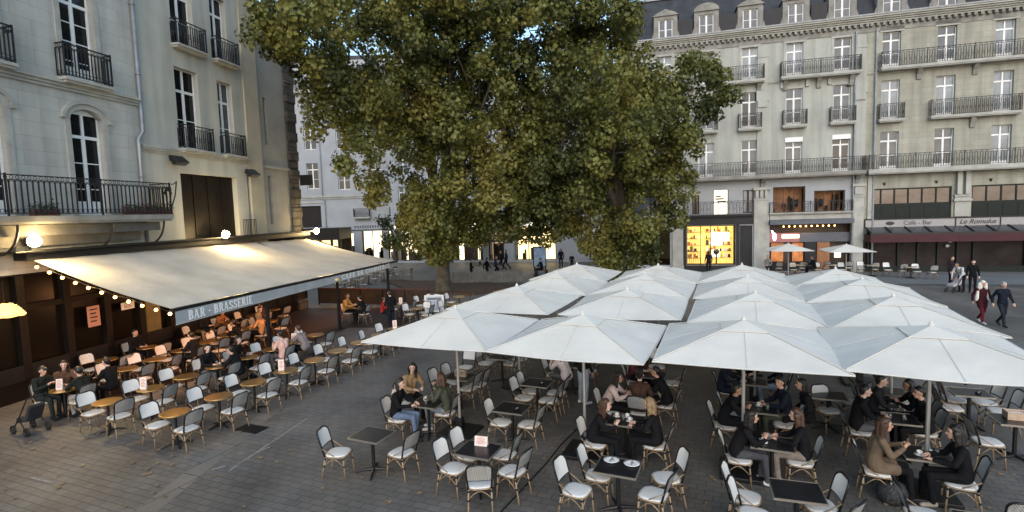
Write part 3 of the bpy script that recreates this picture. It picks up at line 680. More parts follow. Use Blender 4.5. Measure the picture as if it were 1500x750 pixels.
def poster(s, y, z, w, h, label, col):
    t = thing('poster', label, 'poster', LW(s,y,z), AL)
    q = MB(); q.box(-w/2,-0.012,-h/2,w/2,0,h/2); q.build('sheet', col, t)
    q = MB()
    for k in range(4): q.box(-w*0.3,-0.015,h*0.3-k*h*0.19,w*(0.3-0.1*(k%2)),-0.0122,h*0.3-k*h*0.19+h*0.07)
    q.build('print', M['ink'], t)
poster(2.1,-0.06,2.0,0.42,0.66,'pink menu poster on the brasserie windows','x' and pbr('pink_paper', (0.5,0.27,0.2), 0.7))
poster(3.35,-0.06,2.12,0.5,0.24,'small white notice right of the pink menu poster', M['card_white'])

# ---------------------------------------------------------------- right side: the two big apartment houses
AB = -0.276
PB = G(1270,398)
EB = Vector((math.cos(AB), math.sin(AB), 0)); NB = Vector((-math.sin(AB), math.cos(AB), 0))
def BW(s, y, z): return PB + EB*s + NB*y + Vector((0,0,z))
M['lit_shop'] = pbr('lit_shop_wall', (0.85,0.6,0.2), 0.7, emit=(1.0,0.60,0.13), estr=0.62, col2=(0.45,0.2,0.05), scale=1.3)
M['lit_white'] = lit('lit_white_panel', (1.0,0.88,0.64), 0.75)
M['lit_amber'] = pbr('lit_amber_room', (0.3,0.13,0.05), 0.7, emit=(0.22,0.10,0.045), estr=0.10, col2=(0.03,0.015,0.01), scale=1.6)
M['dark_green'] = pbr('dark_green_joinery', (0.006,0.011,0.009), 0.5, spec=0.2, var=0.3, scale=3)
M['anthracite'] = pbr('anthracite_panel', (0.014,0.015,0.019), 0.5, spec=0.25, var=0.25, scale=3)
M['slate_blue'] = pbr('blue_grey_fascia', (0.06,0.07,0.095), 0.5, var=0.15, scale=3)

def dormer(parent, c, z, w=1.0, h=1.45, y=0.35, style=0):
    q = MB(); ww = w/2+0.34
    q.box(-ww,y,0,-w/2,y+2.2,h+0.25); q.box(w/2,y,0,ww,y+2.2,h+0.25); q.box(-w/2,y+0.02,h,w/2,y+2.2,h+0.25); q.box(-w/2,y+0.02,-0.12,w/2,y+0.5,0)
    if style == 0: q.prism([(-ww-0.1,h+0.25),(ww+0.1,h+0.25),(ww*0.8,h+0.45),(0,h+0.72),(-ww*0.8,h+0.45)], lambda x,z_:(x,y-0.1,z_), lambda x,z_:(x,y+2.2,z_))
    else: q.prism([(ww*1.05*math.cos(a), h+0.25+0.55*math.sin(a)) for a in np.linspace(0,math.pi,12)], lambda x,z_:(x,y-0.1,z_), lambda x,z_:(x,y+2.2,z_))
    for sx in (-1,1):
        q.prism([(sx*ww,0),(sx*(ww+0.18),0),(sx*(ww+0.12),0.3),(sx*(ww+0.02),0.6),(sx*ww,0.9)][::sx], lambda x,z_:(x,y+0.03,z_), lambda x,z_:(x,y+0.25,z_))
    d = q.build('dormer', M['trim_dark'], parent); d.location = (c,0,z)
    window(d, -w/2, 0.0, w, h, bars=1, transom=0, glass='glass_mid', rec=y+0.12)
def mansard(parent, s0, s1, z, dz=3.6, setb=1.7, depth=11):
    q = MB()
    q.prism([(0.35,z),(0.35+setb,z+dz),(depth-setb,z+dz+1.0),(depth,z)], lambda y,z_:(s0,y,z_), lambda y,z_:(s1,y,z_))
    q.build('roof', M['slate'], parent)
    q = MB(); q.bar((s0,0.35+setb-0.03,z+dz+0.02),(s1,0.35+setb-0.03,z+dz+0.02),0.25,0.14)
    n = int((s1-s0)/2.9)
    q.build('ridge_flashing', M['zinc'], parent)
def cornice(parent, s0, s1, z):
    moulding(parent, 'cornice', s0, s1, z-0.42, z, (0.22,0.32,0.44,0.55), 'trim')
    q = MB(); 
    for x in np.arange(s0+0.1, s1-0.1, 0.36): q.box(x,-0.28,z-0.62,x+0.17,0.02,z-0.43)
    q.box(s0,-0.06,z-0.95,s1,0.02,z-0.64); q.build('cornice_brackets', M['trim_dark'], parent)
    q = MB(); q.box(s0,-0.6,z+0.003,s1,0.4,z+0.1); q.build('gutter', M['zinc'], parent)

hb = thing('apartment_house', 'cream rendered apartment house with slate mansard and dormers behind the big trees', 'apartment house', PB, AB)
cB = [-1.74,-4.70,-7.58,-10.5,-13.42]
OB = []
for c in cB:
    OB += [(c-0.53,c+0.53,13.78,16.0),(c-0.53,c+0.53,10.32,12.88),(c-0.54,c+0.54,6.98,9.5)]
MEZ = [(-6.0,-3.92,4.25,6.08),(-3.36,-1.44,4.22,5.72),(-11.5,-11.0,4.3,5.7),(-10.03,-8.98,4.27,6.03),(-8.0,-7.27,4.3,5.95),(-15.8,-13.2,4.3,5.9)]
GR = [(-11.9,-8.48,0.5,3.45),(-8.2,-7.36,0.05,3.4),(-6.2,-1.0,0.02,3.75),(-16.0,-13.1,0.5,3.4)]
b = wall_mb(-16.4, -0.3, 6.6, 17.1, [o for o in OB], 0.3); shell_mb(b, -16.4, -0.3, 0, 17.1, 11); b.build('wall', M['stone_cream'], hb)
b = wall_mb(-16.4, -0.3, 0, 6.6, MEZ+GR, 0.34, y=0.0); b.build('base_wall', M['stone_blue'], hb)
random.seed(3)
for o in OB:
    gl = random.choice(['glass_mid','glass_mid','glass_dark','curtain'])
    window(hb, o[0], o[2], 1.06 if o[2] > 9 else 1.08, o[3]-o[2], bars=1, transom=0.74, glass=gl, rec=0.17, solid=0.1)
for c in cB:
    q = MB(); q.box(c-0.72,-0.05,16.0,c+0.72,0.02,16.35); q.box(c-0.66,-0.03,12.88,c+0.66,0.02,13.05)
    for sx in (-1,1): q.box(c+sx*0.62-0.09,-0.028,13.8,c+sx*0.62+0.09,0.02,16.0); q.box(c+sx*0.80-0.1,-0.16,12.95,c+sx*0.80+0.1,0.02,13.4)
    q.build('window_surround', M['trim'], hb)
for c in cB[:2]: fbox(hb, 'roller_blind_box', c-0.56, -0.06, 9.2, c+0.56, 0.28, 9.52, 'white_paint')
balcony(hb, -5.66, -0.75, 13.66, out=0.6, h=0.98, slab=0.16, consoles=(-5.3,-3.2,-1.2))
balcony(hb, -10.0, -6.68, 13.66, out=0.6, h=0.98, slab=0.16, consoles=(-9.0,-7.0))
balcony(hb, -15.6, -11.2, 13.66, out=0.6, h=0.98, slab=0.16)
moulding(hb, 'string_course', -16.4, -0.98, 13.35, 13.5, (0.07,0.12), 'trim')
for c in cB: balcony(hb, c-0.8, c+0.78, 10.35, out=0.42, h=1.0, slab=0.14)
balcony(hb, -15.8, -0.42, 6.98, out=0.75, h=0.95, slab=0.22, mat='trim_dark', consoles=(-15,-12.5,-6.7,-0.75))
for s in (-6.1,-8.7):                                        # old carved capitals on the pilasters
    pass
for s0, s1 in ((-7.26,-6.26),(-12.92,-12.16),(-0.98,-0.32)):
    q = MB(); q.box(s0,-0.14,0.5,s1,0.02,5.2); q.box(s0-0.05,-0.2,0,s1+0.05,0.02,0.5)
    q.box(s0-0.04,-0.2,5.2,s1+0.04,0.02,5.34)
    for k in range(3): q.box(s0+0.08+k*0.3*(s1-s0),-0.24,5.36,s0+0.08+k*0.3*(s1-s0)+0.2,0.02,5.9)
    q.box(s0-0.08,-0.3,5.92,s1+0.08,0.02,6.1); q.build('pilaster', M['trim'], hb)
for s in (-6.75,-0.65):
    q = MB(); q.box(s-0.33,-0.1,7.0,s+0.33,0.02,15.2); q.box(s-0.4,-0.16,12.2,s+0.4,0.02,12.9); q.box(s-0.3,-0.2,11.75,s+0.3,0.02,12.2); q.box(s-0.36,-0.14,15.2,s+0.36,0.02,15.4); q.build('pilaster', M['stone_cream'], hb)
for s in (-0.98, 0.22):
    q = MB(); q.tube([(s,-0.16,16.3),(s,-0.16,0.3)], 0.06, 8)
    for z_ in (14,11,8,5,2): q.lathe([(0.08,-0.05),(0.08,0.05)], 8, (s,-0.16,z_))
    q.build('drainpipe', M['zinc_pipe'], hb)
# ground floor and mezzanine of the cream house
q = MB(); q.box(-12.1,-0.1,3.5,-7.3,0.05,4.2); q.box(-12.14,-0.07,0,-11.92,0.05,3.5); q.box(-8.46,-0.07,0,-8.22,0.05,3.5); q.box(-11.92,-0.07,0,-8.46,0.05,0.48); bevel(q.build('shop_fascia', M['anthracite'], hb), 0.01)
sw = MB(); sw.box(-11.9,0.1,0.5,-11.85,0.16,3.45); sw.box(-8.53,0.1,0.5,-8.48,0.16,3.45); sw.box(-11.85,0.1,3.39,-8.53,0.16,3.45); sw.box(-11.85,0.1,0.5,-8.53,0.16,0.56)
for x in (-10.9,-10.2): sw.box(x-0.03,0.1,0.56,x+0.03,0.16,3.39)
sw = sw.build('shop_window', M['anthracite'], hb)
q = MB(); q.box(-11.9,1.4,0.5,-8.48,1.45,3.45); q.build('lit_back_wall', M['lit_shop'], sw)
q = MB(); q.box(-11.9,0.2,3.42,-8.48,1.4,3.45); q.build('lit_ceiling', M['lit_white'], sw)
random.seed(11)
q = MB()
for k in range(5): q.box(-11.8,1.12,0.9+k*0.5,-10.9,1.36,0.93+k*0.5); q.box(-10.5,1.15,0.95+k*0.48,-8.6,1.36,0.98+k*0.48)
q.build('shelves', M['brown_wood'], sw)
gm = [M['ink'], pbr('goods_red', (0.5,0.12,0.05), 0.6), pbr('goods_white', (0.8,0.75,0.65), 0.6), pbr('goods_green', (0.2,0.25,0.1), 0.6)]
for lv in range(5):
    for s0, s1 in ((-11.78,-10.95),(-10.45,-8.65)):
        x = s0
        while x < s1-0.1:
            w_ = random.uniform(0.06,0.2); h_ = random.uniform(0.1,0.4)
            q = MB(); q.box(x,1.14,0.96+lv*0.49,x+w_,1.32,0.96+lv*0.49+h_); q.build('product', random.choice(gm), sw); x += w_+random.choice([0.02,0.05,0.16])
for k in range(6): q = MB(); q.bar((-11.7+k*0.16,0.6,0.6),(-11.62+k*0.13,0.75,1.5),0.05,0.03); q.build('product', gm[k%2], sw)
q = MB(); q.ball((-9.75,0.7,1.45),0.22,12); q.box(-9.8,0.65,0.55,-9.7,0.75,1.24); q.build('mannequin', gm[0], sw, True)
for x0, z0, x1, z1 in ((-10.1,1.9,-9.3,2.9),(-9.25,2.2,-8.8,2.9),(-10.05,1.0,-9.5,1.6)): fbox(sw, 'lit_poster', x0, 1.0, z0, x1, 1.03, z1, 'lit_white')
lamp('shop_light', 'AREA', (-10.2,0.6,3.2), 60, (1.0,0.68,0.27), 1.2, sw, (rad(-25),0,0))
fbox(sw, 'floor', -11.9, 0.17, 0.45, -8.48, 1.4, 0.5, 'brown_wood')
q = MB(); q.box(-8.2,0.12,0.05,-7.36,0.2,3.4)
for k in range(5): q.box(-8.1,0.09,0.3+k*0.6,-7.46,0.12,0.72+k*0.6)
q.build('door', M['anthracite'], hb)
for o, m_, bars in ((MEZ[0],'lit_amber',0),(MEZ[1],'lit_amber',0)):
    w = o[1]-o[0]; f = MB()
    f.box(0,0,0,0.07,0.08,o[3]-o[2]); f.box(w-0.07,0,0,w,0.08,o[3]-o[2]); f.box(0.07,0,0,w-0.07,0.08,0.07); f.box(0.07,0,o[3]-o[2]-0.07,w-0.07,0.08,o[3]-o[2])
    for k in (1,2): f.box(w*k/3-0.025,0.01,0.07,w*k/3+0.025,0.07,o[3]-o[2]-0.07)
    f = f.build('window', M['brown_wood'], hb); f.location = (o[0],0.14,o[2])
    fbox(f, 'lit_room', 0, 0.9, 0, w, 0.95, o[3]-o[2], m_)
    for k in range(14): x = random.uniform(0.1,w-0.3); z_ = random.uniform(0,0.5); q = MB(); q.box(x,0.6,z_,x+random.uniform(0.06,0.25),0.8,z_+random.uniform(0.2,0.9)); q.build('cabinet', M['dark_wood'], f)
for o, m_ in ((MEZ[2],'glass_dark'),(MEZ[4],'curtain'),(MEZ[5],'glass_mid')): window(hb, o[0], o[2], o[1]-o[0], o[3]-o[2], bars=0, transom=0, paint='anthracite', glass=m_)
o = MEZ[3]; f = fbox(hb, 'lit_window', o[0], 0.12, o[2], o[1], 0.16, o[3], 'lit_white')
q = MB()
for k, (x0, x1) in enumerate(((.2,.55),(.15,.75),(.3,.9))): q.box(o[0]+x0,0.113,o[3]-0.5-k*0.2,o[0]+x1,0.1195,o[3]-0.38-k*0.2)
q.build('sign_lines', M['ink'], f)
q = MB()
for x in (o[0],o[1]-0.06): q.box(x,0.08,o[2],x+0.06,0.2,o[3])
q.box(o[0],0.08,o[2]+0.85,o[1],0.118,o[2]+0.9); q.build('frame', M['anthracite'], f)
balcony(hb, -12.1, -7.32, 4.25, out=0.35, h=0.95, slab=0.1, mat='anthracite', style=0, sp=0.22)
q = MB(); q.box(-6.2,-0.12,3.76,-1.0,0.05,4.18); q.box(-6.3,-0.34,4.18,-0.98,0.05,4.24); q.build('belt', M['trim'], hb)
q = MB(); q.box(-6.28,-0.62,3.42,-1.02,0.02,3.74); q.build('awning_box', M['slate_blue'], hb)
balcony(hb, -6.3, -1.0, 4.25, out=0.3, h=0.75, slab=0.05, mat='trim', style=0, sp=0.3)
cf = thing('cafe_front', 'small dark cafe front with a row of bulbs and glowing sign under the amber windows', 'cafe front', PB, AB)
q = MB(); q.box(-6.2,0.75,0,-1.0,0.8,3.75); q.build('back_wall', M['brown_wood'], cf)
q = MB(); q.box(-4.2,0.2,2.12,-1.02,0.3,2.78); q.build('fascia', M['slate_blue'], cf)
q = MB(); q.box(-6.18,0.22,2.12,-4.2,0.3,2.78); q.build('pink_panel', pbr('pink_panel', (0.30,0.12,0.13), 0.6), cf)
q = MB(); q.box(-5.35,0.15,2.42,-4.25,0.21,2.66); q.build('lit_sign', lit('sign_glow', (1.0,0.86,0.62), 2.2), cf)
q = MB(); q.ball((-5.85,0.14,2.52),0.3,12,sc=(.42,.14,1)); q.prism([(-6.02,2.78),(-5.9,2.72),(-5.95,2.95),(-6.08,3.0)], lambda x,z_:(x,0.10,z_), lambda x,z_:(x,0.18,z_)); q.build('lit_emblem', lit('emblem_glow', (1.0,0.75,0.85), 2.0), cf, True)
for k in range(10):
    q = MB(); q.ball((-5.3+k*0.36,-0.05,3.26),0.055,8); q.build('bulb', M['bulb'], cf, True)
q = MB(); q.tube([(-5.5,-0.05,3.33),(-1.8,-0.05,3.33)],0.012,5); q.build('cable', M['black_metal'], cf)
for s0, s1 in ((-6.0,-5.2),(-4.6,-3.9)):
    q = MB(); q.box(s0,0.5,0.7,s1,0.55,2.05); q.build('lit_window', pbr('orange_interior', (0.4,0.15,0.05), 0.7, emit=(0.6,0.19,0.05), estr=0.22, var=0.6, scale=2.5), cf)
q = MB(); q.box(-3.05,0.3,0.05,-2.25,0.36,2.1)
for k in range(3): q.box(-2.97,0.28,0.2+k*0.62,-2.33,0.3,0.7+k*0.62)
q.build('wooden_door', pbr('lit_oak_door', (0.24,0.10,0.035), 0.5, var=0.3, scale=4), cf)
q = MB(); q.box(-3.85,0.25,0,-3.12,0.32,2.1); q.box(-2.2,0.25,0,-1.05,0.32,0.6); q.box(-6.2,0.3,0,-3.12,0.36,0.6); q.build('panels', M['anthracite'], cf)
q = MB(); q.box(-2.0,0.1,1.0,-1.6,0.14,1.65); q.build('menu_case', M['lit_white'], cf)
lamp('cafe_light', 'POINT', (-3.8,-0.1,3.0), 8, (1.0,0.6,0.28), 0.2, cf)
mansard(hb, -16.4, -0.3, 17.2)
for k, c in enumerate([-13.3,-10.45,-7.5,-4.57,-1.7]): dormer(hb, c, 17.3, style=1 if k in (1,) else 0)
cornice(hb, -16.4, -0.3, 17.1)
for k, (s, w_) in enumerate(((-11.95,1.1),(-9.0,1.3),(-6.0,1.2),(-3.1,1.0))): fbox(hb, 'roof_panel', s-w_/2, 0.42, 17.3, s+w_/2, 0.62, 18.6, 'anthracite')

hc = thing('stone_apartment_house', 'yellow limestone apartment house with iron balconies above the red awning', 'apartment house', PB, AB)
cC = [1.13,4.26,7.38,10.5,13.6]
OC = []
for c in cC: OC += [(c-0.53,c+0.53,13.78,16.04),(c-0.53,c+0.53,10.25,12.9),(c-0.54,c+0.54,6.98,9.5)]
MC = [(-0.1,4.8,3.62,5.7),(5.9,10.8,3.62,5.7),(11.8,15.5,3.62,5.7)]
b = wall_mb(-0.3, 16, 2.2, 17.1, OC+MC, 0.32, y=-0.02); shell_mb(b, -0.3, 16, 0, 17.1, 11); b.build('wall', M['stone_yellow'], hc)
random.seed(5)
for k, o in enumerate(OC):
    gl = 'curtain' if (k in (1,4,7,8) or (k == 6)) else ('glass_mid' if k not in (3,) else 'glass_mid')
    window(hc, o[0], o[2], 1.06 if o[2] > 9 else 1.08, o[3]-o[2], bars=1, transom=0.76, glass=gl, rec=0.16, solid=0.1)
for c in cC:
    q = MB(); q.box(c-0.7,-0.06,16.05,c+0.7,0,16.4)
    q.build('lintel', M['trim'], hc)
balcony(hc, 0.35, 15.8, 13.66, out=0.6, h=0.98, slab=0.15, consoles=(2.7,5.8,9.0,12), sp=0.14)
balcony(hc, 0.36, 1.86, 10.3, out=0.42, h=1.0, slab=0.14); balcony(hc, 3.3, 8.22, 10.3, out=0.45, h=1.02, slab=0.14, consoles=(5.75,)); balcony(hc, 9.7, 14.6, 10.3, out=0.45, h=1.02, slab=0.14)
balcony(hc, -0.3, 15.8, 6.98, out=0.78, h=0.95, slab=0.26, mat='trim', sp=0.14)
moulding(hc, 'string_course', -0.3, 16, 13.36, 13.5, (0.06,0.1), 'trim')
for s in (5.35, 11.3):
    q = MB(); q.box(s-0.46,-0.22,5.0,s+0.46,-0.02,5.12); q.box(s-0.4,-0.12,3.7,s+0.4,-0.02,5.0); q.box(s-0.36,-0.3,5.14,s-0.1,-0.02,6.7); q.box(s+0.1,-0.3,5.14,s+0.36,-0.02,6.7); q.box(s-0.5,-0.26,4.7,s+0.5,-0.02,4.84); q.build('pilaster', M['trim'], hc)
q = MB(); q.box(-0.1,-0.14,3.6,0.2,-0.02,6.7); q.build('pilaster', M['trim'], hc)
for o in MC:
    w = o[1]-o[0]; h = o[3]-o[2]; f = MB(); n = 6 if w > 4 else 4
    f.box(0,0,0,w,0.07,1.05); f.box(0,0,h-0.09,w,0.07,h)
    for k in range(n+1): x = 0.045+(w-0.09)*k/n; f.box(x-0.045,0,1.05,x+0.045,0.07,h-0.09)
    for k in range(n): x = (w)*(k+0.5)/n; f.box(x-w/n*0.36,-0.02,0.12,x+w/n*0.36,0,0.9)
    f = f.build('window_band', M['dark_green'], hc); f.location = (o[0],0.06,o[2])
    fbox(f, 'pane', 0.02, 0.04, 1.05, w-0.02, 0.05, h-0.05, M['glass_band'])
mansard(hc, -0.3, 16, 17.2)
for k, c in enumerate(cC): dormer(hc, c+0.1, 17.3, style=0, h=1.6, w=1.05)
cornice(hc, -0.298, 16, 17.1)
for x in (0.9, 3.9, 6.9):                                     # little lamps above the windows
    q = MB(); q.ball((x,-0.08,5.98),0.07,8); q.box(x-0.09,-0.09,6.05,x+0.09,-0.02,6.1); q.build('lamp', M['black_metal'], hc)
# pub front with the sign band, glass canopy and red valance
pf = thing('pub_front', 'dark pub front with white sign band, glass canopy and red valance', 'pub front', PB, AB)
q = MB(); q.box(-0.25,-0.16,3.08,16,-0.03,3.58); q.build('sign_band', pbr('grey_white_sign', (0.29,0.28,0.275), 0.6, var=0.08), pf)
q = MB()
for s in (-0.25,5.0,7.45,12.5): q.box(s-0.04,-0.18,3.08,s+0.04,-0.16,3.58)
q.box(-0.25,-0.2,3.58,16,-0.03,3.66); q.build('sign_dividers', M['anthracite'], pf)
def text_obj(txt, size, loc, parent, mat, shear=0.0, name='lettering', ext=0.006, rot=(rad(90),0,0), off=0.0):
    cu = bpy.data.curves.new('lettering', 'FONT'); cu.body = txt; cu.size = size; cu.shear = shear; cu.extrude = ext; cu.align_x = 'CENTER'; cu.align_y = 'CENTER'; cu.offset = off
    t = bpy.data.objects.new('tmp', cu); COL.objects.link(t); bpy.context.view_layer.update()
    me = bpy.data.meshes.new_from_object(t.evaluated_get(bpy.context.evaluated_depsgraph_get())); bpy.data.objects.remove(t); bpy.data.curves.remove(cu)
    me.materials.clear(); me.materials.append(mat); me.name = name
    o = link(name, me, parent); o.location = loc; o.rotation_euler = rot; return o
text_obj('Café - Bar', 0.40, (2.85,-0.17,3.33), pf, M['ink'])
text_obj('Le Romulus', 0.42, (6.2,-0.17,3.33), pf, M['ink'], shear=0.4, off=0.006)
text_obj('Pub', 0.40, (9.6,-0.17,3.33), pf, M['ink'])
q = MB(); q.ball((1.25,-0.16,3.33),0.17,10,sc=(1.6,.1,.8)); q.build('emblem', M['ink'], pf)
q = MB(); q.add([(-0.2,-0.2,3.06),(16,-0.2,3.06),(16,-1.35,2.68),(-0.2,-1.35,2.68),(-0.2,-0.2,3.03),(16,-0.2,3.03),(16,-1.35,2.65),(-0.2,-1.35,2.65)],[(0,3,2,1),(4,5,6,7),(0,1,5,4),(1,2,6,5),(2,3,7,6),(3,0,4,7)]); q.build('canopy_glass', pbr('canopy_glass', (0.05,0.055,0.06), 0.25, spec=0.5, var=0.25, scale=2), pf)
q = MB()
for k in range(15): s = -0.2+k*1.15; q.bar((s,-0.2,3.09),(s,-1.35,2.71),0.08,0.06)
q.box(-0.3,-1.45,2.60,16,-1.36,2.74); q.build('canopy_frame', M['black_metal'], pf)
q = MB(); q.box(-0.3,-1.47,2.12,16,-1.44,2.62); q.box(-0.3,-1.46,2.12,-0.27,-0.3,2.6); q.build('valance', M['red_dark'], pf)
q = MB()
for s in (0.0,1.8,2.95,4.1,5.2,6.1,8.9,10.4,12,13.5): q.box(s-0.06,-0.12,0,s+0.06,0.02,3.05)
q.box(-0.25,-0.1,0,16,0.02,0.4); q.box(-0.25,-0.1,2.5,16,0.02,2.6); q.build('frame', M['dark_green'], pf)
q = MB(); q.box(-0.25,0.02,0,16,0.05,3.05); q.build('pane', pbr('dim_interior', (0.012,0.009,0.009), 0.12, spec=0.2, col2=(0.04,0.03,0.028), scale=0.8), pf)
for s, z_ in ((4.75,2.05),(4.6,1.75),(9.3,2.2),(9.45,1.75)):
    q = MB(); q.ball((s,-0.14,z_),0.14,8,sc=(1,.4,.7)); q.build('wall_lamp', pbr('white_shade', (0.7,0.7,0.68), 0.4), pf, True)

# ---------------------------------------------------------------- background row beyond the trees
hw = thing('white_building', 'white stucco building at the back left beyond the awning with lit shops', 'building', (-27.0,59.5,0), 0.0)
def bwin(x, z, w, h): return (x, x+w, z, z+h)
OW = [bwin(4.55,8.2,1.3,2.8), bwin(8.0,8.0,1.3,2.8), bwin(11.5,8.0,1.3,2.8), bwin(4.5,12.5,1.3,2.8), bwin(8.0,12.5,1.3,2.8), bwin(11.5,12.5,1.3,2.8), bwin(15,8,1.3,2.8), bwin(15,12.5,1.3,2.8), bwin(1,8.2,1.3,2.8), bwin(1,12.5,1.3,2.8)]
SH = [(3.2,5.9,3.9,6.3),(7.0,9.4,0.2,3.1),(10.3,12.6,0.2,3.3),(13.2,15.6,0.2,3.3)]
b = wall_mb(0, 18.5, 0, 22, OW+SH, 0.35); shell_mb(b, 0, 18.5, 0, 22, 9); b.build('wall', M['stone_blue'], hw)
for o in OW: window(hw, o[0], o[2], o[1]-o[0], o[3]-o[2], bars=1, transom=0.75, glass='glass_dark', rec=0.2)
fbox(hw, 'dark_opening', 3.2, 0.3, 3.9, 5.9, 0.35, 6.3, 'dark_wood')
moulding(hw, 'string_course', 0, 18.5, 7.0, 7.4, (0.1,0.2), 'trim'); moulding(hw, 'string_course', 0, 6.2, 6.6, 6.8, (0.08,), 'trim')
q = MB(); q.box(6.6,-0.2,3.5,16,0,4.1); q.build('shop_fascia', M['stone_blue'], hw)
q = MB()
for k in range(14): q.box(9.6+k*0.28,-0.23,3.7,9.6+k*0.28+0.17,-0.2,3.95)
q.build('sign_letters', M['slate_blue'], hw)
for o in SH[1:]:
    f = MB(); f.box(o[0],0.15,0.2,o[0]+0.1,0.25,o[3]); f.box(o[1]-0.1,0.15,0.2,o[1],0.25,o[3]); f.box((o[0]+o[1])/2-0.05,0.15,0.2,(o[0]+o[1])/2+0.05,0.25,o[3]); f = f.build('shop_window', M['anthracite'], hw)
    fbox(f, 'lit_interior', o[0], 0.9, 0.2, o[1], 0.95, o[3], lit('shop_glow_white', (1.0,0.80,0.48), 1.6))
    for k in range(9): x = random.uniform(o[0]+0.1,o[1]-0.4); q = MB(); q.box(x,0.5,0.2,x+random.uniform(0.15,0.4),0.7,random.uniform(0.7,1.8)); q.build('product', M['brown_wood'], f)
balcony(hw, 9.6, 11.4, 4.9, out=0.5, h=0.95, slab=0.12); balcony(hw, 13.6, 15.6, 4.9, out=0.5, h=0.95, slab=0.12); balcony(hw, 0.2, 6.0, 18.8, out=0.6, h=0.95, slab=0.2)
q = MB(); q.tube([(6.2,-0.1,7.0),(6.2,-0.1,22)],0.06,6); q.tube([(6.4,-0.1,0),(6.4,-0.1,7)],0.06,6); q.build('drainpipe', M['zinc_pipe'], hw)
fbox(hw, 'roof', 0, 0.2, 22, 18.5, 9, 22.5, 'slate')
kb = thing('glazed_kiosk', 'dark brown glazed kiosk with lit shelves behind the end of the awning', 'kiosk', (-24.0,52.0,0), 0.0)
q = MB(); q.box(0,0,2.8,7.2,4,3.9)
for x in (0,1.2,3.1,4.2,5.3,6.4,7.2): q.box(x-0.1,0,0,x+0.1,0.2,2.8)
q.box(0,3.8,0,7.2,4,2.8); q.box(0,0.02,0,7.2,0.18,0.4); q.build('frame', M['dark_wood'], kb)
fbox(kb, 'lit_interior', 2.8, 1.2, 0.4, 6.6, 1.25, 2.7, lit('kiosk_glow', (1.0,0.70,0.38), 0.9))
q = MB()
for k in range(3): q.box(2.8,0.9,0.8+k*0.6,6.6,1.15,0.9+k*0.6)
for x in (3.4,5.0): q.box(x,0.8,0.4,x+0.5,1.1,2.3)
q.build('shelves', M['dark_wood'], kb)

hs = thing('shop_row', 'long white shop building with glowing shopfronts seen below the tree crowns', 'building', (-12.5,55.6,0), -0.276)
SO = [(0.4,3.4,0.2,3.4),(4.2,6.4,0.2,3.4),(7.0,10.0,0.2,3.4),(10.6,12.2,0.2,3.4),(13.3,17.4,0.2,3.5),(20.6,23.6,0.2,3.4)]
UP = [(x,x+1.2,z,z+2.4) for x in np.arange(1,24,3.2) for z in (5.5,9.2,12.9)]
b = wall_mb(0, 25, 0, 17, SO+UP, 0.35); shell_mb(b, 0, 25, 0, 17, 9); b.build('wall', M['stone_blue'], hs)
for o in UP: window(hs, o[0], o[2], 1.2, 2.4, bars=1, transom=0.75, glass='glass_mid')
for k, o in enumerate(SO):
    f = MB(); n = 3
    for j in range(n+1): x = o[0]+0.05+(o[1]-o[0]-0.1)*j/n; f.box(x-0.05,0.1,0.2,x+0.05,0.2,o[3])
    f.box(o[0],0.1,2.5,o[1],0.2,2.62); f = f.build('shop_window', M['anthracite'] if k != 4 else pbr('blue_frame',(0.05,0.09,0.2),0.5), hs)
    gl = [lit('glow_a', (1.0,0.82,0.52), 0.9), lit('glow_b', (0.9,0.6,0.35), 0.25), lit('glow_a2', (1.0,0.82,0.52), 1.2), lit('glow_b2', (0.9,0.6,0.35), 0.2), lit('glow_c', (1.0,0.72,0.30), 1.5), lit('glow_d', (0.7,0.7,0.65), 0.2)][k]
    fbox(f, 'lit_interior', o[0], 1.3, 0.2, o[1], 1.35, o[3], gl)
    for j in range(9): x = random.uniform(o[0]+0.1,o[1]-0.5); q = MB(); q.box(x,0.7,0.2,x+random.uniform(0.15,0.5),1.0,random.uniform(0.6,1.9)); q.build('product', M['brown_wood'], f)
q = MB(); q.box(0.2,-0.5,3.5,17.6,0,4.0); q.build('fascia', M['anthracite'], hs)
q = MB()
for k, (x0, x1) in enumerate(((0.6,4.4),(6.2,9.8),(13.4,17.2))): q.box(x0,-0.54,3.55,x1,-0.5,3.95)
q.build('lit_fascia', lit('fascia_glow', (1.0,0.92,0.75), 1.0), hs)
fbox(hs, 'pilaster', 12.4, -0.2, 0, 13.2, 0.02, 3.5, 'stone_blue')
fbox(hs, 'roof', 0, 0.2, 17, 25, 9, 17.5, 'slate')

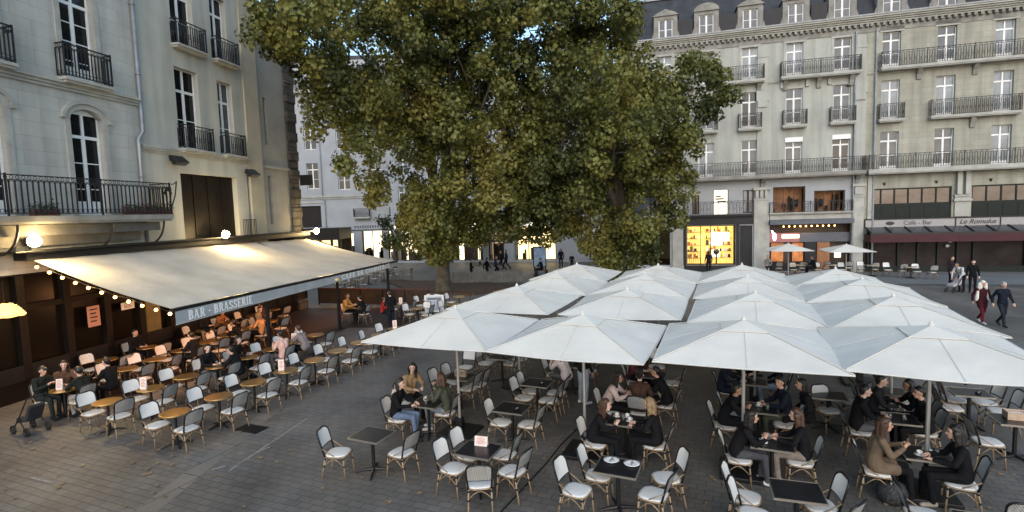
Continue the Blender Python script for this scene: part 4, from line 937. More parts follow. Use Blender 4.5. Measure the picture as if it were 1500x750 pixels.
# ---------------------------------------------------------------- square furniture in the middle distance
strip('tree_bed', [G(560,412), G(600,427), G(690,433), G(775,420), G(700,414)], 0.05, M['earth'], h=0.10)
strip('front_pavement', [BW(-17,-6.2,0), BW(16,-6.2,0), BW(16,0.4,0), BW(-17,0.4,0)], 0.004, M['asphalt_smooth'])
strip('street_gutter', [BW(-1,-6.7,0), BW(16,-6.7,0), BW(16,-6.2,0), BW(-1,-6.2,0)], 0.008, pbr('dark_gutter_stone', (0.075,0.078,0.08), 0.7, var=0.3, scale=3))
def board_fence(a, c, h, label, step=0.22):
    L = (c-a).length; t = thing('board_fence', label, 'fence', a, math.atan2((c-a).y, (c-a).x))
    q = MB(); n = int(L/step)
    for k in range(n): q.box(k*step,-0.02,0.04,k*step+step-0.025,0.02,h-0.03*random.random())
    q.build('boards', M['grey_board'], t)
    q = MB(); q.box(0,0.021,0.15,L,0.07,0.25); q.box(0,0.021,h-0.25,L,0.07,h-0.15); q.build('rails', M['grey_board'], t)
    for k in range(int(L/1.8)+1): q = MB(); q.box(k*1.8-0.05,0.071,0,k*1.8+0.05,0.16,h+0.05); q.build('post', M['grey_board'], t)
board_fence(G(664,417), G(768,413), 0.86, 'low grey board fence right of the tree trunk')
board_fence(G(560,409), G(602,411), 0.86, 'low grey board fence left of the tree trunk')
ts = thing('terrace_screen', 'low dark windscreen with reddish top rail closing the end of the terrace', 'screen', G(468,446), 0)
a_, c_ = G(468,446), G(628,450); L = (c_-a_).length; ts.rotation_euler = (0,0,math.atan2((c_-a_).y,(c_-a_).x))
q = MB(); q.box(0,-0.02,0.08,L,0.02,0.92); q.build('panel', M['brown_wood'], ts)
q = MB(); q.box(0,-0.04,0.92,L,0.04,0.97); q.build('rail', pbr('red_rail', (0.10,0.03,0.022), 0.6), ts)
for k in range(6): q = MB(); q.box(L*k/5-0.03,-0.035,0,L*k/5+0.03,0.035,0.95); q.build('post', M['black_metal'], ts)
mb = thing('menu_board', 'white framed menu board on legs beside the far terrace chairs', 'sign', G(637,463), rad(0))
q = MB(); q.box(-0.47,-0.03,0.2,-0.40,0.03,1.03); q.box(0.40,-0.03,0.2,0.47,0.03,1.03); q.box(-0.40,-0.03,0.96,0.40,0.03,1.03); q.box(-0.40,-0.03,0.2,0.40,0.03,0.27); bevel(q.build('frame', M['white_paint'], mb), 0.01)
q = MB(); q.box(-0.40,-0.01,0.27,0.40,0.01,0.96); q.build('panel', pbr('blue_white_panel', (0.42,0.47,0.56), 0.5), mb)
q = MB(); q.box(-0.33,-0.014,0.80,0.33,-0.0102,0.90)
for r_ in range(8):
    for k in range(5): q.box(-0.34+k*0.14,-0.013,0.32+r_*0.055,-0.34+k*0.14+0.09,-0.0102,0.335+r_*0.055)
q.build('print', pbr('grey_print', (0.12,0.13,0.16), 0.7), mb)
q = MB()
for x in (-0.43,0.43): q.bar((x,0,0.2),(x,-0.25,0),0.03,0.03); q.bar((x,0,0.2),(x,0.25,0),0.03,0.03)
q.build('legs', M['black_metal'], mb)
ab = thing('advert_board', 'blue advert stand in front of the glowing shop doors', 'sign', G(791,396), 0)
q = MB(); q.box(-0.55,-0.05,0.25,0.55,0.05,2.0); bevel(q.build('frame', M['anthracite'], ab), 0.02)
q = MB(); q.box(-0.47,-0.056,0.33,0.47,-0.0502,1.92); q.build('panel', pbr('blue_poster', (0.12,0.2,0.34), 0.4, col2=(0.35,0.45,0.55), scale=2.2), ab)
q = MB(); q.box(-0.5,-0.2,0,-0.4,0.2,0.25); q.box(0.4,-0.2,0,0.5,0.2,0.25); q.build('feet', M['black_metal'], ab)

# ---------------------------------------------------------------- plane trees
def leaf_mat(name, cols):
    m = bpy.data.materials.new(name); m.use_nodes = True; n = m.node_tree.nodes; l = m.node_tree.links; b = n['Principled BSDF']
    ge = n.new('ShaderNodeNewGeometry'); tc = n.new('ShaderNodeTexCoord')
    ns = n.new('ShaderNodeTexNoise'); ns.inputs['Scale'].default_value = 0.30; ns.inputs['Detail'].default_value = 2; l.new(tc.outputs['Object'], ns.inputs['Vector'])
    mu = n.new('ShaderNodeMath'); mu.operation = 'MULTIPLY_ADD'; mu.inputs[1].default_value = 1.9; mu.inputs[2].default_value = -0.62
    l.new(ns.outputs['Fac'], mu.inputs[0])
    ad = n.new('ShaderNodeMath'); ad.operation = 'MULTIPLY_ADD'; ad.inputs[1].default_value = 0.36; l.new(ge.outputs['Random Per Island'], ad.inputs[0]); l.new(mu.outputs[0], ad.inputs[2])
    rp = n.new('ShaderNodeValToRGB'); el = rp.color_ramp.elements
    el[0].position = 0.05; el[0].color = (*cols[0],1); el[1].position = 0.95; el[1].color = (*cols[-1],1)
    for k, c in enumerate(cols[1:-1]): e = el.new(0.05+0.9*(k+1)/(len(cols)-1)); e.color = (*c,1)
    l.new(ad.outputs[0], rp.inputs['Fac']); l.new(rp.outputs['Color'], b.inputs['Base Color']); b.inputs['Roughness'].default_value = 0.5; b.inputs['Specular IOR Level'].default_value = 0.35
    tr = n.new('ShaderNodeBsdfTranslucent'); l.new(rp.outputs['Color'], tr.inputs['Color'])
    mx = n.new('ShaderNodeMixShader'); mx.inputs['Fac'].default_value = 0.3
    l.new(b.outputs[0], mx.inputs[1]); l.new(tr.outputs[0], mx.inputs[2]); l.new(mx.outputs[0], n['Material Output'].inputs['Surface'])
    return m
M['leaf'] = leaf_mat('plane_leaf', [(0.033,0.046,0.016),(0.070,0.083,0.025),(0.125,0.135,0.036),(0.195,0.195,0.048),(0.215,0.19,0.052)])
M['bark'] = pbr('plane_bark', (0.055,0.045,0.035), 0.9, col2=(0.15,0.13,0.10), scale=2.5, bump=0.6, bscale=9)
LEAF = np.array([(0,-0.5),(0.28,-0.30),(0.52,-0.06),(0.27,0.06),(0.34,0.36),(0.10,0.26),(0,0.56),(-0.10,0.26),(-0.34,0.36),(-0.27,0.06),(-0.52,-0.06),(-0.28,-0.30)])
def leaves(pos, size, rg, out):
    n = len(pos)
    nrm = rg.normal(size=(n,3))*0.55 + out*0.9; nrm[:,2] += 0.30; nrm /= np.linalg.norm(nrm,axis=1)[:,None]
    t = rg.normal(size=(n,3))*0.7; t[:,2] -= 0.9; t -= nrm*(t*nrm).sum(1)[:,None]; t /= np.linalg.norm(t,axis=1)[:,None]+1e-9
    u = np.cross(nrm, t)
    L = LEAF[None,:,:]*size[:,None,None]*np.stack([rg.uniform(0.75,1.1,n),rg.uniform(0.9,1.25,n)],1)[:,None,:]
    fold = np.abs(LEAF[:,0])[None,:]*size[:,None]*rg.uniform(0.1,0.8,size=(n,1)) + (LEAF[:,1]**2)[None,:]*size[:,None]*rg.uniform(-0.6,0.3,size=(n,1))
    V = pos[:,None,:] + u[:,None,:]*L[:,:,0:1] - t[:,None,:]*L[:,:,1:2] + nrm[:,None,:]*fold[:,:,None]
    return V.reshape(-1,3)
def crown_mesh(name, blobs, dens, rg, mat):
    P = []; O = []
    for (u, v, r, y, *o) in blobs:
        y = y + (rg.uniform(-1.6,1.6) if r > 30 and not o else 0); c = np.array(D(u, v, y)); R = r*y/FOC*0.90; den = o[0] if o else 1.0
        ncl = max(3, int(5.4*R*R*den*dens)+3)
        for _ in range(ncl):                                     # boughs: rounded drooping bunches
            d = rg.normal(size=3); d /= np.linalg.norm(d); q = R*(0.30+0.70*rg.random()**0.5)
            cc = c + d*q*np.array([1,1.3,1.0])*0.92; cr = rg.uniform(0.30,0.62)*min(1,0.55+0.4*R)
            nl = int(rg.uniform(100,150)*(cr/0.45)**2)
            e = rg.normal(size=(nl,3)); e /= np.linalg.norm(e,axis=1)[:,None]; e[:,2] = np.where(e[:,2] < -0.2, e[:,2]*0.9, e[:,2])
            rr = cr*(0.45+0.6*rg.random((nl,1))**0.6)
            a = e*rr*np.array([1,1,1.25]); a[:,2] -= (np.hypot(a[:,0],a[:,1])**2)*0.5
            P.append(cc[None,:]+a+rg.normal(size=(nl,3))*0.05); O.append(e)
    P = np.concatenate(P); O = np.concatenate(O); n = len(P); k = len(LEAF)
    V = leaves(P, rg.uniform(0.115,0.215,size=n), rg, O)
    me = bpy.data.meshes.new(name); me.vertices.add(n*k); me.vertices.foreach_set('co', V.ravel()); me.loops.add(n*k); me.loops.foreach_set('vertex_index', np.arange(n*k)); me.polygons.add(n)
    me.polygons.foreach_set('loop_start', np.arange(n)*k); me.polygons.foreach_set('loop_total', np.full(n,k)); me.update(calc_edges=True); me.materials.append(mat)
    print('leaves', name, n); return me
def tree(label, base, blobs, r0, hfork, seed, dens=1.0):
    rg = np.random.default_rng(seed)
    t = thing('plane_tree', label, 'tree', base, 0, 'plane trees on the square')
    inv = Vector(base)
    cm = crown_mesh('crown', blobs, dens, rg, M['leaf']); o = link('crown', cm, t); o.location = -inv
    fork = Vector((0.3,-0.4,hfork)); q = MB()
    q.tube([(0,0,-0.1),(0.02,0,0.15),(0.05,-0.05,hfork*0.35),(0.15,-0.2,hfork*0.7),tuple(fork)], [r0*1.35,r0*1.08,r0*0.92,r0*0.84,r0*0.85], 14)
    q.build('trunk', M['bark'], t, True)
    cs = [D(*bb[:2], bb[3])-inv for bb in blobs]; big = sorted(range(len(blobs)), key=lambda i: -blobs[i][2])
    main = big[:9]
    for i in main:
        c = cs[i]; mid = fork.lerp(c, 0.5)+Vector((rg.uniform(-.4,.4), rg.uniform(-.3,.3), 0.7))
        q = MB(); q.tube([fork-Vector((0,0,0.3)), fork.lerp(mid,0.5)+Vector((0,0,0.25)), mid, mid.lerp(c,0.6), c+Vector((0,0,0.2))], [r0*0.62,r0*0.48,r0*0.34,r0*0.2,r0*0.08], 9)
        for j in sorted(range(len(cs)), key=lambda j: (cs[j]-c).length)[1:5]:
            e = cs[j]; q.tube([mid.lerp(c,0.55), (mid.lerp(c,0.55)).lerp(e,0.5)+Vector((0,0,0.3)), e], [r0*0.16,r0*0.1,r0*0.04], 6)
        q.build('limb', M['bark'], t, True)
    return t
T1 = [(385,20,34,22),(400,50,40,21.6),(430,82,38,22),(470,40,62,22.5),(500,112,58,23),(482,172,40,23.5),(545,180,60,24),(520,232,32,25),(552,262,26,25.5),(590,120,70,25),(600,40,70,24),(600,215,52,26),(543,288,13,26),(590,10,60,24),
      (500,10,60,23),(660,60,70,24.5),(705,25,60,24.5),(722,120,70,24.5),(660,180,66,25),(690,250,62,26),(640,300,48,27),(645,348,32,28),(656,378,14,28.5),(622,330,34,27.5),(642,366,24,28),(668,345,24,28),(600,308,26,27),(640,318,30,26.5),(610,285,30,27),(742,220,66,26),(732,300,44,27),(690,322,34,28),(602,322,20,28),(652,-20,70,24),(740,-20,70,24.5),
      (470,30,70,27,.6),(560,100,80,28,.6),(640,150,90,29,.6),(700,60,100,29,.6),(600,30,80,28,.6),(720,200,80,30,.6),(540,190,50,27,.6),(640,250,60,30,.6)]
T2 = [(775,45,60,25),(835,30,66,25),(893,40,44,25),(905,5,40,25),(800,120,70,25),(860,130,76,24.5),(918,110,46,24.5),(822,212,76,25),(900,200,76,25),(955,122,44,25),(975,172,52,25),(1020,112,30,25.5),(1058,108,27,26),(1052,155,22,26),(1066,140,16,26),(1020,160,26,26),(962,238,54,26),(1002,205,28,26),(988,262,34,27),(900,278,62,27),(852,310,36,28),(900,330,40,29),(940,335,38,29),(975,306,28,29),(922,368,20,29.5),(905,352,26,29.5),(905,385,24,28.3),(930,390,18,28.3),(880,374,22,28.3),(955,370,18,28.3),(875,340,24,29),(800,296,44,28),(790,322,14,29),(768,306,34,28),(722,330,34,29),(762,326,34,29),(800,326,34,29),(694,342,20,29),(832,332,28,29),(850,352,18,29),(780,280,50,27),(815,250,60,27),(700,290,44,27.5),(760,250,60,27),(1005,88,12,26),(830,-25,70,25),(776,-30,60,25),
      (800,80,100,30,.6),(880,110,90,30,.6),(840,220,90,30,.6),(930,190,70,29,.6),(900,280,60,31,.6),(970,150,50,29,.6)]
tree('tall plane tree on the left whose bright lower branches hang to its trunk', G(649,428), T1, 0.46, 4.2, 1)
tree('tall plane tree on the right whose crown hides the end of the slate roof', (6.1,30.5,0), T2, 0.42, 4.0, 2)
T3 = [(600,345,26,44),(572,352,14,44),(618,365,18,44),(596,320,20,44),(560,325,10,44)]
tree('small dark tree standing behind the left plane tree near the lit shops', G(578,400), T3, 0.2, 2.2, 3)

# ---------------------------------------------------------------- parasols
def make_parasol(label, w=2.84, d=2.96, ze=2.36, za=2.80, group='white parasols in the square grid', sag=0.035):
    t = thing('parasol', label, 'parasol', (0,0,0), 0, group)
    b = MB(); N = 8
    def surf(x, y):                                             # x, y in -1..1
        m = max(abs(x), abs(y)); z = za-(za-ze)*m
        s = abs(abs(x)-abs(y)); z -= sag*(m**1.5)*(min(1,s*1.2))*(1-0.35*m)
        return (x*w/2, y*d/2, z)
    lo = 0.20
    for (ax, sg) in ((0,1),(0,-1),(1,1),(1,-1)):                # four panels from the hub ring to the rim
        g_ = []
        for i in range(N+1):
            m = lo+(1-lo)*i/N
            for k in range(N+1):
                q = (-1+2*k/N)*m
                if (sg > 0) == (ax == 0): q = q
                else: q = -q
                g_.append(surf(sg*m, q) if ax == 0 else surf(q, sg*m))
        f = [(i*(N+1)+k, (i+1)*(N+1)+k, (i+1)*(N+1)+k+1, i*(N+1)+k+1) for i in range(N) for k in range(N)]
        b.add(g_, f)
    c = b.build('canopy', M['canvas'], t); so = c.modifiers.new('solid', 'SOLIDIFY'); so.thickness = 0.012
    b = MB()
    for sx, sy in ((-1,-1),(1,-1),(1,1),(-1,1)):
        b.tube([tuple(Vector(surf(sx*m, sy*m))+Vector((0,0,0.016))) for m in np.linspace(lo,0.995,8)], 0.011, 5)
    for sx, sy in ((1,0),(-1,0),(0,1),(0,-1)): b.tube([tuple(Vector(surf(sx*m, sy*m))+Vector((0,0,0.013))) for m in np.linspace(lo,0.995,6)], 0.004, 4)
    rim = [surf(*p_) for p_ in [(-1+2*k/8,-1) for k in range(8)]+[(1,-1+2*k/8) for k in range(8)]+[(1-2*k/8,1) for k in range(8)]+[(-1,1-2*k/8) for k in range(8)]]
    b.tube(rim, 0.013, 4, closed=True); b.build('seams', pbr('seam_tape', (0.56,0.55,0.51), 0.85), c)
    b = MB(); v = [(0,0,za+0.03)]
    for sx, sy in ((-1,-1),(1,-1),(1,1),(-1,1)): v.append((sx*w/2*0.27, sy*d/2*0.27, za-(za-ze)*0.27+0.022))
    b.add(v, [(0,1,2),(0,2,3),(0,3,4),(0,4,1)]); vt = b.build('vent', M['canvas'], c); so = vt.modifiers.new('solid', 'SOLIDIFY'); so.thickness = 0.01
    b = MB(); b.lathe([(0.04,0),(0.045,0.03),(0.02,0.04),(0.024,0.06),(0.008,0.08)], 10, (0,0,za+0.025)); b.build('finial', pbr('pale_finial', (0.62,0.6,0.55), 0.5), t)
    b = MB(); b.tube([(0,0,0.05),(0,0,za)], 0.032, 10); b.build('pole', pbr('silver_pole', (0.42,0.40,0.37), 0.4, 0.6), t)
    for k in range(8):
        x, y = [(1,1),(1,0),(1,-1),(0,-1),(-1,-1),(-1,0),(-1,1),(0,1)][k]; e = surf(x*0.985, y*0.985)
        b = MB(); b.bar((0,0,za-0.03),(e[0],e[1],e[2]-0.03),0.022,0.03); b.bar((0,0,ze-0.25),(e[0]*0.5,e[1]*0.5,(za+e[2])/2-0.05),0.016,0.02); b.build('rib', M['black_metal'], t)
    b = MB(); b.box(-0.4,-0.4,0,0.4,0.4,0.07); b.box(-0.08,-0.08,0.07,0.08,0.08,0.35); bevel(b.build('base', M['black_metal'], t), 0.015)
    return t
APEX = [[(666.7,449.5),(853.3,459.3),(1089.3,468),(1363.8,477)],[(757,419),(918.7,422),(1106,427.3),(1309,433.5)],[(815,399),(944,401.5),(1094.7,403.3),(1262.6,407.4)],[(845,386),(964,388),(1086.7,388),(1224,392)]]
ROWN = ['nearest row','second row from the camera','third row from the camera','farthest row']; COLN = ['leftmost','second from the left','second from the right','rightmost']
proto = None; PAR = {}; PROTO = {}
for r_, row in enumerate(APEX):
    for c_, uv in enumerate(row):
        lab = f'white square parasol, {COLN[c_]} of the {ROWN[r_]}'
        p = G(*uv, 2.86); loc = Vector((p.x, p.y, 0.012*((r_*3+c_*5)%4))); PAR[(r_,c_)] = loc
        rz = rad(GA+[0.5,-0.8,0.9,-0.3][(r_+c_)%4])
        k_ = (r_*2+c_)%4
        if k_ not in PROTO:
            PROTO[k_] = make_parasol(lab, ze=2.36+0.02*k_-0.03, sag=[0.03,0.06,0.02,0.075][k_]); PROTO[k_].location = loc; PROTO[k_].rotation_euler = (0,0,rz); proto = proto or PROTO[k_]
        else: dup(PROTO[k_], loc, rz, lab)
for uv, lab in (((1155,356),'small white cafe parasol in front of the amber lit cafe, left of the pair'),((1240,357),'small white cafe parasol in front of the wooden door, right of the pair')):
    d_ = D(uv[0], uv[1], 34.5 if uv[0] < 1200 else 33.0)
    o = dup(proto, (d_.x, d_.y, 0), rad(-16), lab, 'white parasols at the far cafe', scale=(0.86,0.86,d_.z/2.86))
bp_ = dup(proto, G(703,388), 0.3, 'black parasol in front of the glowing shops beyond the fence', 'parasols at the far shops', scale=(1.3,1.2,0.95))
M['black_canvas'] = pbr('black_canvas', (0.02,0.02,0.022), 0.85)
for ch in bp_.children:
    if ch.name.startswith('canopy'):
        for q in [ch]+list(ch.children): q.data = q.data.copy(); q.data.materials[0] = M['black_canvas']

# ---------------------------------------------------------------- bistro chairs
def make_chair():
    t = thing('bistro_chair', 'x', 'chair', (0,0,0), 0, 'white woven bistro chairs')
    W_, Dp = 0.43, 0.42
    def sq(n, w, d, p=3.2):
        return [(w/2*math.copysign(abs(math.cos(a))**(2/p), math.cos(a)), d/2*math.copysign(abs(math.sin(a))**(2/p), math.sin(a))) for a in np.linspace(0,2*math.pi,n+1)[:-1]]
    b = MB(); o1 = sq(28, W_, Dp); o2 = sq(28, W_*0.8, Dp*0.8); n = 28
    vs = [(x,y,0.425) for x,y in o1]+[(x,y,0.452) for x,y in o1]+[(x,y,0.462) for x,y in o2]+[(x,y,0.42) for x,y in o2]
    fs = [(k,(k+1)%n,n+(k+1)%n,n+k) for k in range(n)]+[(n+k,n+(k+1)%n,2*n+(k+1)%n,2*n+k) for k in range(n)]+[tuple(2*n+k for k in range(n)), tuple(3*n+k for k in reversed(range(n)))]+[(3*n+k,3*n+(k+1)%n,(k+1)%n,k) for k in range(n)]
    b.add(vs, fs); b.build('seat', M['weave'], t, True)
    def bk(x, z):                                                # back surface: reclined and curved
        zz = (z-0.44); return (x, -0.205-zz*0.27-0.10*(1-(x/0.215)**2)*min(1,zz*2.2)*0.55+0.02, z)
    def outline(n=9):
        P = [(-0.20,0.60)]; P += [(-0.205,0.74)]
        for a in np.linspace(math.pi, math.pi/2, 6): P.append((-0.105+0.10*math.cos(a), 0.80+0.10*math.sin(a)))
        P2 = [(-x,z) for x,z in reversed(P)]
        return P+P2
    P = outline(); XN, ZN = 10, 8
    def halfw(z): return 0.205 if z < 0.80 else 0.105+math.sqrt(max(0,0.1**2-(z-0.80)**2))
    gf = []; gb = []
    for j in range(ZN+1):
        z = 0.60+0.298*j/ZN; hw_ = halfw(z)
        for i in range(XN+1):
            x = -hw_+2*hw_*i/XN; p = bk(x,z); gf.append((p[0],p[1]+0.006,p[2])); gb.append((p[0],p[1]-0.008,p[2]))
    fF = [(j*(XN+1)+i+1, j*(XN+1)+i, (j+1)*(XN+1)+i, (j+1)*(XN+1)+i+1) for j in range(ZN) for i in range(XN)]
    b = MB(); b.add(gf, fF, 0); b.add(gb, [tuple(reversed(f)) for f in fF], 1)
    b.build('backrest', [M['weave'], M['weave_back']], t, True)
    b = MB(); r = 0.0165
    up = [(-0.19,-0.185,0.43)]+[bk(x,z) for x,z in P]+[(0.19,-0.185,0.43)]
    b.tube(up, r, 7); lowb = [bk(x,0.60) for x in np.linspace(-0.20,0.20,7)]; b.tube(lowb, 0.011, 6)
    b.build('back_frame', M['black_metal'], t, True)
    b = MB(); rim = [(x*1.02,y*1.02,0.43) for x,y in o1]; b.tube(rim, 0.014, 6, closed=True)
    for s in (-1,1):                                              # arched braces
        b.tube([(s*0.19,-0.18,0.25)]+[(s*0.195,-0.18+0.34*t_,0.25+0.14*math.sin(math.pi*t_)) for t_ in (0.2,0.4,0.6,0.8)]+[(s*0.19,0.17,0.25)], 0.010, 5)
        b.tube([(s*0.205,-0.24,0.60),(s*0.21,-0.08,0.50),(s*0.205,0.02,0.44)], 0.010, 5)
    b.tube([(-0.19,0.17,0.26)]+[(-0.19+0.38*t_,0.18,0.26+0.13*math.sin(math.pi*t_)) for t_ in (0.2,0.4,0.6,0.8)]+[(0.19,0.17,0.26)], 0.010, 5)
    b.tube([(-0.19,-0.19,0.26)]+[(-0.19+0.38*t_,-0.19,0.26+0.13*math.sin(math.pi*t_)) for t_ in (0.2,0.4,0.6,0.8)]+[(0.19,-0.19,0.26)], 0.010, 5)
    b.build('seat_frame', M['bamboo'], t, True)
    for sx in (-1,1):
        for sy in (-1,1):
            b = MB(); y0 = 0.17 if sy > 0 else -0.185; y1 = 0.20 if sy > 0 else -0.26
            a, c = Vector((sx*0.185,y0,0.43)), Vector((sx*0.20,y1,0.0)); b.tube([a,c], 0.0145, 7, 0)
            for q in (0.05,0.38): p = a.lerp(c,q); b.tube([p, a.lerp(c,q+0.07)], 0.021, 7, 1)
            b.build('leg', [M['bamboo'], M['black_metal']], t, True)
    return t
chair0 = make_chair(); _used = [False]
NCH = [0]
def chair(p, deg, label, group='white woven bistro chairs'):
    NCH[0] += 1
    p = Vector((p[0], p[1], 0)); d = deg+random.uniform(-5,5)
    if not _used[0]:
        _used[0] = True; chair0.location = p; chair0.rotation_euler = (0,0,rz_of(d)); chair0['label'] = label; chair0['group'] = group; return chair0
    return dup(chair0, p, rz_of(d), label, group)
# ---------------------------------------------------------------- tables
def make_square():
    t = thing('square_table', 'x', 'table', (0,0,0), 0, 'black square bistro tables')
    b = MB(); b.box(-0.33,-0.29,0.715,0.33,0.29,0.738); b.build('tabletop', M['black_top'], t)
    b = MB()
    for a in ((-0.345,-0.305,0.345,-0.29),(-0.345,0.29,0.345,0.305),(-0.345,-0.29,-0.33,0.29),(0.33,-0.29,0.345,0.29)): b.box(a[0],a[1],0.708,a[2],a[3],0.7415)
    b.build('edge', M['steel_edge'], t)
    b = MB(); b.tube([(0,0,0.03),(0,0,0.71)], 0.035, 10); b.lathe([(0.12,0),(0.12,0.012)], 12, (0,0,0.70)); b.build('pedestal', M['black_metal'], t)
    b = MB()
    for k in range(4): a = k*math.pi/2+0.5; b.tube([(0,0,0.06),(0.18*math.cos(a),0.18*math.sin(a),0.045),(0.36*math.cos(a),0.36*math.sin(a),0.012)], [0.035,0.025,0.016], 8)
    b.build('base', M['black_metal'], t); return t
def make_round():
    t = thing('round_table', 'x', 'table', (0,0,0), 0, 'round walnut terrace tables')
    b = MB(); b.lathe([(0.29,0.715),(0.29,0.742)], 32); b.build('tabletop', M['wood_top'], t)
    b = MB(); b.lathe([(0.29,0.712),(0.305,0.714),(0.308,0.73),(0.305,0.7445),(0.288,0.7455)], 32); b.build('edge', M['brass_edge'], t, True)
    b = MB(); b.tube([(0,0,0.03),(0,0,0.71)], 0.03, 10); b.lathe([(0.11,0),(0.11,0.012)], 12, (0,0,0.70)); b.build('pedestal', M['black_metal'], t)
    b = MB()
    for k in range(4): a = k*math.pi/2+0.3; b.tube([(0,0,0.06),(0.15*math.cos(a),0.15*math.sin(a),0.045),(0.30*math.cos(a),0.30*math.sin(a),0.012)], [0.035,0.025,0.016], 8)
    b.build('base', M['black_metal'], t); return t
_tb = {'s': [make_square(), False], 'r': [make_round(), False]}
def table(kind, p, deg, label, group):
    pr = _tb[kind]
    if not pr[1]:
        pr[1] = True; o = pr[0]; o.location = (p[0],p[1],0); o.rotation_euler = (0,0,rad(deg)); o['label'] = label; o['group'] = group; return o
    return dup(pr[0], (p[0],p[1],0), rad(deg), label, group)
TBL = {}
def stand_card(p, deg, label, z=0.742, kind='card', w=0.15, h=0.24):
    t = thing('menu_card', label, 'menu card', (p[0],p[1],z), rad(deg), 'standing menu cards')
    b = MB(); b.add([(-w/2,-0.04,0),(w/2,-0.04,0),(w/2,0,h),(-w/2,0,h),(-w/2,0.04,0),(w/2,0.04,0),(-w/2,-0.038,0),(w/2,-0.038,0),(w/2,0.0,h-0.002),(-w/2,0.0,h-0.002),(-w/2,0.038,0),(w/2,0.038,0)],[(0,1,2,3),(5,4,3,2),(7,6,9,8),(10,11,8,9),(1,0,6,7),(4,5,11,10)])
    b.build('card', M[kind], t)
    b = MB(); rows = [0.82,0.70,0.58,0.46,0.34,0.22]
    for k, f in enumerate(rows):
        ww = w*(0.36 if k else 0.25)*(1-0.25*(k%3==2)); b.add([(-ww,-0.04*(1-f)-0.0015,h*f),(ww,-0.04*(1-f)-0.0015,h*f),(ww,-0.04*(1-f-0.05)-0.0015,h*(f+0.05)),(-ww,-0.04*(1-f-0.05)-0.0015,h*(f+0.05))],[(0,1,2,3)])
    b.build('print', pbr('red_print', (0.45,0.16,0.12), 0.7), t)
    return t
def cup(p, z, label, kind=0):
    t = thing('coffee_cup' if kind == 0 else 'drinking_glass', label, 'cup' if kind == 0 else 'glass', (p[0],p[1],z), random.uniform(0,6))
    if kind == 0:
        b = MB(); b.lathe([(0.03,0),(0.07,0.008),(0.075,0.014),(0.03,0.01)], 16); b.build('saucer', M['porcelain'], t, True)
        b = MB(); b.lathe([(0.022,0.011),(0.038,0.04),(0.042,0.07),(0.037,0.068),(0.034,0.045),(0.005,0.04)], 16); b.tube([(0.04,0,0.06),(0.065,0,0.055),(0.06,0,0.03),(0.034,0,0.028)],0.005,5); b.build('bowl', M['porcelain'], t, True)
    else:
        b = MB(); b.lathe([(0.028,0),(0.033,0.12),(0.030,0.12),(0.026,0.01)], 16); b.build('tumbler', pbr('clear_glass', (0.75,0.78,0.78), 0.05, spec=0.8, trans=0.85), t, True)
        b = MB(); b.lathe([(0.024,0.012),(0.028,0.085)], 14); b.build('drink', pbr('amber_drink', (0.35,0.12,0.02), 0.1), t, True)
    return t

R0 = 68.5                                                         # rows of the terrace run this way
RD = gdir(R0); RX = gdir(R0-90)
ORD = ['first','second','third','fourth','fifth','sixth','seventh','eighth','ninth','tenth']
T1p = G(256,604,0.74)
grpL = 'round walnut tables on the brasserie terrace'
SK = set()
for k in range(9):                                                # outer row
    p = T1p + RD*(1.083*k) + RX*(0.03*math.sin(k*2.1))
    nm = f'the {ORD[k]} table of the outer row'
    table('r', p, random.uniform(0,90), f'round walnut table, {ORD[k]} from the camera in the outer terrace row', grpL)
    j = lambda: random.uniform(-0.03,0.03)
    chair(p-RX*(0.42+j())-RD*(0.08+j()), R0-90+random.uniform(-6,8), f'white chair facing the square at {nm}', 'chairs on the brasserie terrace')
    chair(p+RX*(0.42+j())-RD*(0.02+j()), R0+90+random.uniform(-8,6), f'white chair with its back to the square at {nm}', 'chairs on the brasserie terrace')
    if k in (3,): stand_card(p-RX*0.12-RD*0.05, 10, f'tall pink menu card standing on {nm}', h=0.3)
    if k in (8,): stand_card(p-RX*0.05, 10, f'pink menu card standing on {nm}', h=0.3)
T2p = G(157,588,0.74)
for k in range(8):                                                # inner row
    p = T2p + RD*(1.0*k) + RX*(0.05*math.sin(k*1.7))
    nm = f'the {ORD[k]} table of the inner row'
    table('r', p, random.uniform(0,90), f'round walnut table, {ORD[k]} from the camera in the inner terrace row', grpL)
    chair(p-RX*0.43-RD*0.06, R0-90+random.uniform(-8,8), f'white chair facing the square at {nm}', 'chairs on the brasserie terrace')
    if k != 6: chair(p+RX*0.43-RD*0.02, R0+90+random.uniform(-8,8), f'white chair with its back to the square at {nm}', 'chairs on the brasserie terrace')
    if k == 1: stand_card(p-RX*0.1-RD*0.1, 10, f'tall pink menu card standing on {nm}', h=0.3)
    if k == 6: stand_card(p, 10, f'pink menu card standing on {nm}', h=0.28)
def LT(s, n): return AF + EL*s - NL*n                             # terrace coordinates: along the front, outward
ROWC = [-1.05, 0.75, 1.75, 2.8, 3.9, 5.0, 6.2, 7.4]
for k, s in enumerate(ROWC):                                      # row under the awning
    p = LT(s, -2.45); nm = f'the {ORD[k]} table beneath the awning'
    table('r', p, random.uniform(0,90), f'round walnut table, {ORD[k]} from the camera in the row beneath the awning', grpL)
    chair(LT(s-0.08,-2.92), R0-90+8+random.uniform(-8,8), f'white chair facing the square at {nm}', 'chairs on the brasserie terrace')
    chair(LT(s,-1.96), R0+90+8+random.uniform(-12,8), f'white chair with its back to the square at {nm}', 'chairs on the brasserie terrace')
    if k == 0: stand_card(LT(s-0.05,-2.5), 10, f'pink menu card standing on {nm}', h=0.28)
